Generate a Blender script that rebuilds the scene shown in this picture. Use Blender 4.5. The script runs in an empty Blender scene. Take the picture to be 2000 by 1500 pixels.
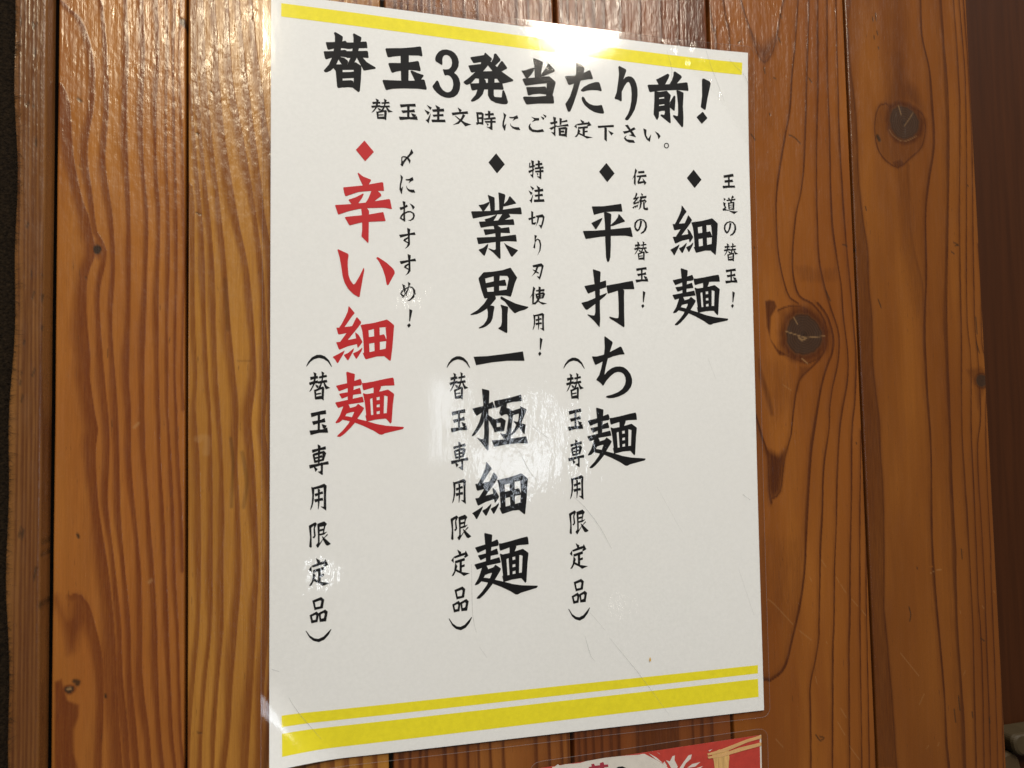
# Laminated noodle-shop notice taped to a varnished plank wall, close-up.
# Units in the tables: millimetres on the wall, X to the right, Y down, h out towards the viewer.
import bpy, math, random
import numpy as np
from mathutils import Vector, Matrix
from mathutils.geometry import tessellate_polygon
random.seed(5); RNG = np.random.RandomState(5)
scene = bpy.context.scene
col = scene.collection

# ------------------------------------------------------------------ camera
cd = bpy.data.cameras.new("camera"); cam = bpy.data.objects.new("camera", cd); col.objects.link(cam)
R_ = Vector((0.96774301, -0.25111615, -0.02035034)); U_ = Vector((0.00706759, -0.05368382, 0.99853297)); B_ = Vector((-0.25184024, -0.96646714, -0.05017735))
cam.matrix_world = Matrix(((R_.x, U_.x, B_.x, -0.08653283), (R_.y, U_.y, B_.y, -0.29769805), (R_.z, U_.z, B_.z, -0.02020767), (0, 0, 0, 1)))
cd.sensor_width = 36; cd.lens = 25.994; cd.clip_start = 0.01; cd.clip_end = 50
cd.dof.use_dof = True; cd.dof.focus_distance = 0.315; cd.dof.aperture_fstop = 14.0
scene.camera = cam
# ------------------------------------------------------------------ light: a dim warm shop interior with its lamps and added soft fills
w = bpy.data.worlds.new("World"); scene.world = w; w.use_nodes = True
bg = w.node_tree.nodes["Background"]; bg.inputs[0].default_value = (0.9, 0.86, 0.8, 1); bg.inputs[1].default_value = 0.07
def lamp(name, p, power, size, colr, sy=None, aim=(0, 0)):
    l = bpy.data.lights.new(name, 'AREA'); l.energy = power; l.color = colr
    l.shape = 'RECTANGLE' if sy else 'DISK'; l.size = size
    if sy: l.size_y = sy
    o = bpy.data.objects.new(name, l); col.objects.link(o)
    o.location = (p[0]*.001, -p[2]*.001, -p[1]*.001)
    t = Vector((aim[0]*.001, 0, -aim[1]*.001)) - o.location
    o.rotation_euler = t.to_track_quat('-Z', 'Y').to_euler()
    return o
lamp('overhead_fill', (0, -1350, 1050), 14.2, .8, (.925, .965, 1), sy=.8)  # main soft fill, added overhead and clear of the mirror angle
lamp('left_fill', (-1500, -350, 850), 3.6, .7, (.925, .965, 1), sy=.7)  # added fill from the left, stands for no particular lamp
lamp('overhead_fill', (700, -1500, 800), 8, .6, (.93, .97, 1), sy=.6)  # further overhead fill added for the right side, not a fixture
lamp('ceiling_lamp', (-264, -771, 1237), 5.6, .13, (1, .86, .60))
lamp('ceiling_lamp', (446, -848, 1143), 4.6, .20, (1, .90, .74))
lamp('window_light', (433, 55, 1436), .26, .05, (.84, .91, 1), sy=.22)
lamp('window_light', (171, 12, 1484), .12, .04, (.84, .91, 1), sy=.20)
lamp('window_light', (315, 127, 1459), .35, .20, (.84, .91, 1), sy=.10)
lamp('far_lamp', (-72, 331, 1376), .08, .05, (.88, .93, 1))
lamp('far_lamp', (112, -242, 1373), .05, .035, (1, .97, .88))
lamp('far_lamp', (564, 442, 1251), .015, .03, (1, .97, .9))
vs = scene.view_settings; vs.view_transform = 'Standard'; vs.look = 'None'; vs.exposure = 0.19; vs.gamma = 1

# ------------------------------------------------------------------ helpers
def V(X, Y, h=0.0): return (X*.001, -h*.001, -Y*.001)
def newobj(name, verts, faces, mats, parent=None, smooth=False):
    me = bpy.data.meshes.new(name); me.from_pydata([tuple(v) for v in verts], [], faces); me.update()
    for m in (mats if isinstance(mats, (list, tuple)) else [mats]): me.materials.append(m)
    if smooth:
        me.polygons.foreach_set('use_smooth', [True]*len(me.polygons))
    o = bpy.data.objects.new(name, me); col.objects.link(o)
    if parent: o.parent = parent
    return o
def thing(name, label=None, cat=None, kind=None, group=None):
    o = bpy.data.objects.new(name, None); o.empty_display_size = .01; col.objects.link(o)
    if label: o['label'] = label
    if cat: o['category'] = cat
    if kind: o['kind'] = kind
    if group: o['group'] = group
    return o
class NT:
    def __init__(s, name):
        s.m = bpy.data.materials.new(name); s.m.use_nodes = True; s.t = s.m.node_tree; s.n = s.t.nodes
        s.b = s.n['Principled BSDF']; s.o = s.n['Material Output']
    def N(s, ty, **kw):
        n = s.n.new(ty)
        for k, v in kw.items():
            if k.startswith('i_'):
                k2 = k[2:]; n.inputs[int(k2) if k2.isdigit() else k2].default_value = v
            else: setattr(n, k, v)
        return n
    def L(s, a, b): s.t.links.new(a, b)
    def math(s, op, a, b=None, c=None, clamp=False):
        n = s.n.new('ShaderNodeMath'); n.operation = op; n.use_clamp = clamp
        for i, x in enumerate((a, b, c)):
            if x is None: continue
            if hasattr(x, 'is_linked'): s.L(x, n.inputs[i])
            else: n.inputs[i].default_value = x
        return n.outputs[0]
    def mix(s, f, a, b, bt='MIX'):
        n = s.n.new('ShaderNodeMix'); n.data_type = 'RGBA'; n.blend_type = bt
        for i, x in ((0, f), (6, a), (7, b)):
            if hasattr(x, 'is_linked'): s.L(x, n.inputs[i])
            else: n.inputs[i].default_value = x if i == 0 else (tuple(x)+(1,) if len(x) == 3 else x)
        return n.outputs[2]
    def noise(s, scale, detail=3, vec=(1, 1, 1), rough=.55, off=0):
        tc = s.N('ShaderNodeTexCoord'); mp = s.N('ShaderNodeMapping')
        mp.inputs['Scale'].default_value = vec; mp.inputs['Location'].default_value = (off, off*.7, off*.3)
        s.L(tc.outputs['Object'], mp.inputs[0])
        n = s.N('ShaderNodeTexNoise'); n.inputs['Scale'].default_value = scale; n.inputs['Detail'].default_value = detail; n.inputs['Roughness'].default_value = rough
        s.L(mp.outputs[0], n.inputs['Vector']); return n.outputs[0]
    def ramp(s, f, a, b, lo=0., hi=1.):
        n = s.N('ShaderNodeMapRange'); s.L(f, n.inputs[0])
        n.inputs[1].default_value = a; n.inputs[2].default_value = b; n.inputs[3].default_value = lo; n.inputs[4].default_value = hi
        return n.outputs[0]
    def bump(s, h, strength, dist, prev=None):
        n = s.N('ShaderNodeBump'); n.inputs['Strength'].default_value = strength; n.inputs['Distance'].default_value = dist
        s.L(h, n.inputs['Height'])
        if prev is not None: s.L(prev, n.inputs['Normal'])
        return n.outputs[0]

def wood_material(name, light, dark, tint, off, rough=.23):
    q = NT(name)
    at = q.N('ShaderNodeAttribute', attribute_name='grain'); sp = q.N('ShaderNodeSeparateColor'); q.L(at.outputs['Color'], sp.inputs[0])
    D, K, M = sp.outputs[0], sp.outputs[1], sp.outputs[2]; Lh = at.outputs['Alpha']
    big = q.noise(6, 3, (3.5, 1, .8), off=off)
    streak = q.noise(55, 4, (9, 1, .35), .6, off=off)
    fine = q.noise(420, 3, (5, 1, .25), .6, off=off+1)
    c = q.mix(q.ramp(big, .35, .68), light, tint)
    c = q.mix(q.ramp(streak, .35, .75, 0, .30), c, tuple(x*.62 for x in light))
    brd = q.noise(16, 3, (3.2, 1, .45), .55, off=off+12); c = q.mix(q.ramp(brd, .40, .72, 0, .55), c, (light[0]*.50, light[1]*.38, light[2]*.34)); c = q.mix(q.ramp(brd, .42, .28, 0, .35), c, (min(1, light[0]*1.25), light[1]*1.32, light[2]*1.25))
    d2 = q.math('ADD', D, q.math('MULTIPLY', q.math('SUBTRACT', fine, .5), .75), clamp=True)
    d3 = q.math('MULTIPLY', d2, q.ramp(streak, .2, .7, .85, 1.08), clamp=True)
    dm = q.math('MULTIPLY', d3, q.ramp(D, 0, .12))
    c = q.mix(dm, c, dark)
    grit = q.noise(900, 2, (2.2, 1, .8), .7, off=off+2)
    c = q.mix(q.ramp(grit, .3, .75, 0, .22), c, tuple(x*.55 for x in light))
    fib = q.noise(300, 4, (7, 1, .12), .65, off=off+9); c = q.mix(q.ramp(fib, .35, .7, 0, .30), c, q.mix(.5, c, (.10, .035, .010)))
    pore = q.noise(260, 2, (6, 1, .6), .5, off=off+3)
    c = q.mix(q.ramp(pore, .70, .78, 0, .55), c, (.07, .028, .010))
    # knots: grey brown end grain
    kn = q.mix(q.ramp(D, 0, 1), (.066, .032, .017), (.016, .008, .005))
    c = q.mix(K, c, kn)
    c = q.mix(q.math('MULTIPLY', M, .85, clamp=True), c, (.022, .014, .008))
    c = q.mix(q.math('MULTIPLY', Lh, .65, clamp=True), c, (.42, .24, .10))
    q.L(c, q.b.inputs['Base Color'])
    q.b.inputs['Roughness'].default_value = .55
    rr = q.ramp(q.noise(90, 3, (4, 1, 1), off=off+4), .3, .7, rough-.07, rough+.10)
    q.b.inputs['Specular IOR Level'].default_value = .04
    q.b.inputs['Coat Weight'].default_value = 1.0; q.L(rr, q.b.inputs['Coat Roughness']); q.b.inputs['Coat IOR'].default_value = 1.45
    q.b.inputs['Coat Tint'].default_value = (1, 1, 1, 1)
    # varnish skin: orange peel, brushed streaks down the board, raised late wood
    h1 = q.noise(520, 2, (1, 1, .55), .5, off=off+5)
    h2 = q.noise(170, 3, (5, 1, .22), .55, off=off+6)
    h3 = q.noise(45, 2, (1.5, 1, .6), .5, off=off+7)
    n = q.bump(h3, .4, .0008)
    n = q.bump(h2, .5, .00022, n)
    n = q.bump(h1, .6, .00027, n)
    n = q.bump(D, .35, .00012, n)
    n = q.bump(M, .4, -.0001, n)
    q.L(n, q.b.inputs['Coat Normal']); 
    n2 = q.bump(h2, .4, .0004); q.L(n2, q.b.inputs['Normal'])
    return q.m

def simple(name, colr, rough=.5, spec=.5, bumps=(), var=None):
    q = NT(name); q.b.inputs['Base Color'].default_value = tuple(colr)+(1,)
    q.b.inputs['Roughness'].default_value = rough; q.b.inputs['Specular IOR Level'].default_value = spec
    if var:
        sc, vec, amt = var
        c = q.mix(q.ramp(q.noise(sc, 4, vec), .3, .72), tuple(x*(1-amt) for x in colr), tuple(min(1, x*(1+amt)) for x in colr))
        q.L(c, q.b.inputs['Base Color'])
    n = None
    for (sc, vec, st, di) in bumps: n = q.bump(q.noise(sc, 3, vec), st, di, n)
    if n is not None: q.L(n, q.b.inputs['Normal'])
    return q.m

def film_material(name, extra=0.0, wrinkle=False, milky=0.0, tint=(.955, .945, .945, 1)):
    """clear laminate: Fresnel gloss over a see-through sheet, skin full of tiny ripples"""
    q = NT(name); q.n.remove(q.b)
    tr = q.N('ShaderNodeBsdfTransparent'); tr.inputs[0].default_value = tint
    gl = q.N('ShaderNodeBsdfGlossy'); gl.inputs['Color'].default_value = (1, 1, 1, 1)
    tc = q.N('ShaderNodeTexCoord')
    patch = q.noise(16, 2, (1, 1, 1), .5, off=3)
    rip = q.noise(330, 2, (1, 1, .55), .6, off=1)
    rip2 = q.noise(130, 2, (1.6, 1, .45), .5, off=2)
    wav = q.noise(14, 1, (1, 1, .8), .4, off=5)
    sx = q.N('ShaderNodeSeparateXYZ'); q.L(tc.outputs['Object'], sx.inputs[0]); m = None
    for px_, py_, pr_ in ((-8, 32, 34), (28, 30, 24), (-88, 78, 15), (-52, -32, 13), (36, 100, 10), (-99, -60, 8), (100, -70, 10)):   # patches where the film is crinkled
        dx_ = q.math('SUBTRACT', sx.outputs[0], px_*.001); dz_ = q.math('ADD', sx.outputs[2], py_*.001)
        r2 = q.math('SQRT', q.math('ADD', q.math('MULTIPLY', dx_, dx_), q.math('MULTIPLY', q.math('MULTIPLY', dz_, dz_), .6)))
        r3 = q.math('ADD', r2, q.math('MULTIPLY', q.math('SUBTRACT', patch, .5), pr_*.0016))
        g_ = q.ramp(r3, pr_*.001, pr_*.0004, 0., 1.)
        m = g_ if m is None else q.math('MAXIMUM', m, g_)
    m = q.math('ADD', m, .10)
    n = q.bump(wav, .6, .0010)
    n = q.bump(q.math('MULTIPLY', rip2, m), .5, .00034, n)
    n = q.bump(q.math('MULTIPLY', rip, m), .5, .00021, n)
    if wrinkle:
        wr = q.noise(60, 3, (3.5, 1, .7), .6, off=8); n = q.bump(wr, .8, .0010, n)
    gl.inputs['Roughness'].default_value = .075
    q.L(n, gl.inputs['Normal'])
    geo = q.N('ShaderNodeNewGeometry'); dt = q.N('ShaderNodeVectorMath', operation='DOT_PRODUCT')
    q.L(geo.outputs['Incoming'], dt.inputs[0]); q.L(n, dt.inputs[1])
    cs = q.math('ABSOLUTE', dt.outputs['Value'])
    f = q.math('ADD', q.math('MULTIPLY', q.math('POWER', q.math('SUBTRACT', 1.0, cs, clamp=True), 5.0), .96), .042+extra, clamp=True)
    mx = q.N('ShaderNodeMixShader'); q.L(f, mx.inputs[0]); q.L(tr.outputs[0], mx.inputs[1]); q.L(gl.outputs[0], mx.inputs[2])
    out = mx.outputs[0]
    if milky:
        df = q.N('ShaderNodeBsdfDiffuse'); df.inputs[0].default_value = (.72, .68, .70, 1)
        m2 = q.N('ShaderNodeMixShader'); m2.inputs[0].default_value = milky
        q.L(out, m2.inputs[1]); q.L(df.outputs[0], m2.inputs[2]); out = m2.outputs[0]
    q.L(out, q.o.inputs['Surface'])
    return q.m

# ------------------------------------------------------------------ the planks
LY0, LY1 = -225.0, 225.0
def catmull(P, step=2.5):
    P = np.array(P, float)
    if len(P) < 3: return P
    out = []
    E = np.vstack([2*P[0]-P[1], P, 2*P[-1]-P[-2]])
    for i in range(1, len(E)-2):
        p0, p1, p2, p3 = E[i-1:i+3]
        n = max(1, int(np.linalg.norm(p2-p1)/step))
        for k in range(n):
            t = k/n
            a = .5*((2*p1)+(p2-p0)*t+(2*p0-5*p1+4*p2-p3)*t*t+(3*p1-p0-3*p2+p3)*t**3)
            out.append(a)
    out.append(P[-1]); return np.array(out)
def sstep(x): x = np.clip(x, 0, 1); return x*x*(3-2*x)
def near_line(XX, YY, P, reach):
    """signed distance field (negative on the left going down) for a polyline"""
    ad = np.full((YY.size, XX.size), 1e3); sg = np.zeros_like(ad)
    for a, b in zip(P[:-1], P[1:]):
        c0, c1 = np.searchsorted(XX, [min(a[0], b[0])-reach, max(a[0], b[0])+reach])
        r0, r1 = np.searchsorted(YY, [min(a[1], b[1])-reach, max(a[1], b[1])+reach])
        if c1 <= c0 or r1 <= r0: continue
        x = XX[None, c0:c1]; y = YY[r0:r1, None]; d = b-a; L2 = d@d+1e-9
        t = np.clip(((x-a[0])*d[0]+(y-a[1])*d[1])/L2, 0, 1)
        ex = x-a[0]-t*d[0]; ey = y-a[1]-t*d[1]; dd = np.hypot(ex, ey)
        s = np.sign(d[1]*ex-d[0]*ey)
        sub = ad[r0:r1, c0:c1]; m = dd < sub; sub[m] = dd[m]; sg[r0:r1, c0:c1][m] = s[m]
    return ad, sg
def poly_field(XX, YY, P, feather):
    P = np.array(P, float); ad, _ = near_line(XX, YY, np.vstack([P, P[:1]]), feather*1.5+1)
    x = XX[None, :]; y = YY[:, None]; ins = np.zeros((YY.size, XX.size), bool); n = len(P)
    for i in range(n):
        a, b = P[i], P[(i+1) % n]
        if a[1] == b[1]: continue
        c = ((a[1] > y) != (b[1] > y)) & (x < (b[0]-a[0])*(y-a[1])/(b[1]-a[1])+a[0]); ins ^= c
    sd = np.where(ins, ad, -ad)
    return sstep(sd/feather*.5+.5)
def wobble(Y, seed, amp):
    r = np.random.RandomState(seed); s = np.zeros_like(Y)
    for k in range(6):
        s += np.sin(Y/(3.0+k*5+r.rand()*4)+r.rand()*7)*r.rand()*amp*(.25+.14*k)
    return s
def make_plank(name, parent, idx, X0, X1, feats, mat, dx=.36, dy=1.0, hbase=0.0, depth=8.0, bevel=.7, seed=0, x_mesh=None):
    e = [0, .12, .28, .5, bevel]
    xs = np.concatenate([[X0+v for v in e], np.arange(X0+bevel+dx, X1-bevel-dx*.5, dx), [X1-v for v in e[::-1]]])
    ys = np.arange(LY0, LY1+.1, dy)
    D = np.zeros((ys.size, xs.size)); K = D.copy(); M = D.copy(); Lh = D.copy(); T = D.copy()
    for fi, (kind, a, b, st, P) in enumerate(feats):
        if kind == 'l' and idx < 2: a *= 1.35; b *= .8
        P = [(P[i], P[i+1]) for i in range(0, len(P), 2)]
        if kind == 'l':
            P = np.array(P, float)
            C = catmull(P); C[:, 0] += wobble(C[:, 1], idx*50+fi, .10)
            ad, sg = near_line(xs, ys, C, max(a*4.3, b*1.7)+.5)
            wv = 1+.22*np.sin(ys/17.+fi)[:, None]+.12*np.sin(ys/6.3+fi*2)[:, None]
            sd = ad*sg-.25*a
            left = sstep((1+sd/(a*1.30*wv))*1.75)*(.72+.28*np.clip(1+sd/a, 0, 1)); right = sstep(1-sd/(b*.7))
            v = np.where(sd < 0, left, right)*st*(ad < 900)
            tail = np.where(sd < 0, sstep(1+sd/(a*4.2)), sstep(1-sd/(b*1.6)))*(ad < 900)
            D = np.maximum(D, v); T = np.maximum(T, tail*st*(.16 if idx < 2 else .30))
        elif kind == 'f': D = np.maximum(D, poly_field(xs, ys, P, a)*st)
        elif kind == 'k':
            dxk = (xs[None, :]-P[0][0]); dyk = (ys[:, None]-P[0][1])
            th = np.arctan2(dyk, dxk); r = np.hypot(dxk/a, dyk/b)*(1+.035*np.sin(3*th+idx)+.015*np.sin(11*th)+.012*np.sin(17*th+1))
            m = sstep((1.12-r)/.26); K = np.maximum(K, m)
            ring = .40+.20*np.sin(r*a*2*math.pi/1.25+.5*np.sin(th)+.3*np.sin(2*th+1))+.45*sstep((r-.86)/.12)+.25*sstep((.25-r)/.2)
            D = D*(1-m)+ring*m; halo = sstep((1.65-r)/.60)*(.95+.05*np.sin(2*th+idx)); D = np.maximum(D, halo*(1-m))
        else:
            ad, sg = near_line(xs, ys, catmull(P, 1.0), a*2+.6)
            v = sstep(1-(ad-a*.4)/(a*.8+.12))*st
            if kind == 'm': M = np.maximum(M, v)
            else: Lh = np.maximum(Lh, v)
    D = np.maximum(D, np.clip(D+T*(1-D), 0, 1)*(K < .5))
    # surface height: eased edges
    ed = np.minimum(xs-X0, X1-xs); h = np.where(ed < bevel, -(1-np.sqrt(np.clip(1-(1-ed/bevel)**2, 0, 1)))*bevel, 0.0)
    H = np.tile(h, (ys.size, 1))
    H -= M*.04
    # side faces
    jag = wobble(ys, idx*7+3, .05)
    XX = np.tile(xs, (ys.size, 1)); wL = np.clip(1-(xs-X0)/4, 0, 1); wR = np.clip(1-(X1-xs)/4, 0, 1)
    XX += jag[:, None]*wL[None, :]+wobble(ys, idx*7+4, .05)[:, None]*wR[None, :]
    XX = np.hstack([XX[:, :1], XX, XX[:, -1:]]); H = np.hstack([np.full((ys.size, 1), -depth), H, np.full((ys.size, 1), -depth)])
    pad = lambda A: np.hstack([A[:, :1], A, A[:, -1:]])
    D, K, M, Lh = map(pad, (D, K, M, Lh))
    nr, nc = XX.shape
    co = np.stack([XX*.001, -(H+hbase)*.001, -np.tile(ys[:, None], (1, nc))*.001], -1).reshape(-1, 3)
    i = np.arange(nr*nc).reshape(nr, nc)
    q = np.stack([i[:-1, :-1], i[1:, :-1], i[1:, 1:], i[:-1, 1:]], -1).reshape(-1, 4)
    me = bpy.data.meshes.new(name); me.vertices.add(nr*nc); me.vertices.foreach_set('co', co.ravel())
    me.loops.add(q.size); me.loops.foreach_set('vertex_index', q.ravel()); me.polygons.add(len(q))
    me.polygons.foreach_set('loop_start', np.arange(0, q.size, 4)); me.polygons.foreach_set('loop_total', np.full(len(q), 4))
    me.polygons.foreach_set('use_smooth', np.ones(len(q), bool)); me.update(calc_edges=True)
    at = me.attributes.new('grain', 'FLOAT_COLOR', 'POINT')
    at.data.foreach_set('color', np.stack([D, K, M, Lh], -1).ravel().astype(np.float32))
    me.materials.append(mat)
    o = bpy.data.objects.new(name, me); col.objects.link(o)
    if parent: o.parent = parent
    return o

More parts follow.
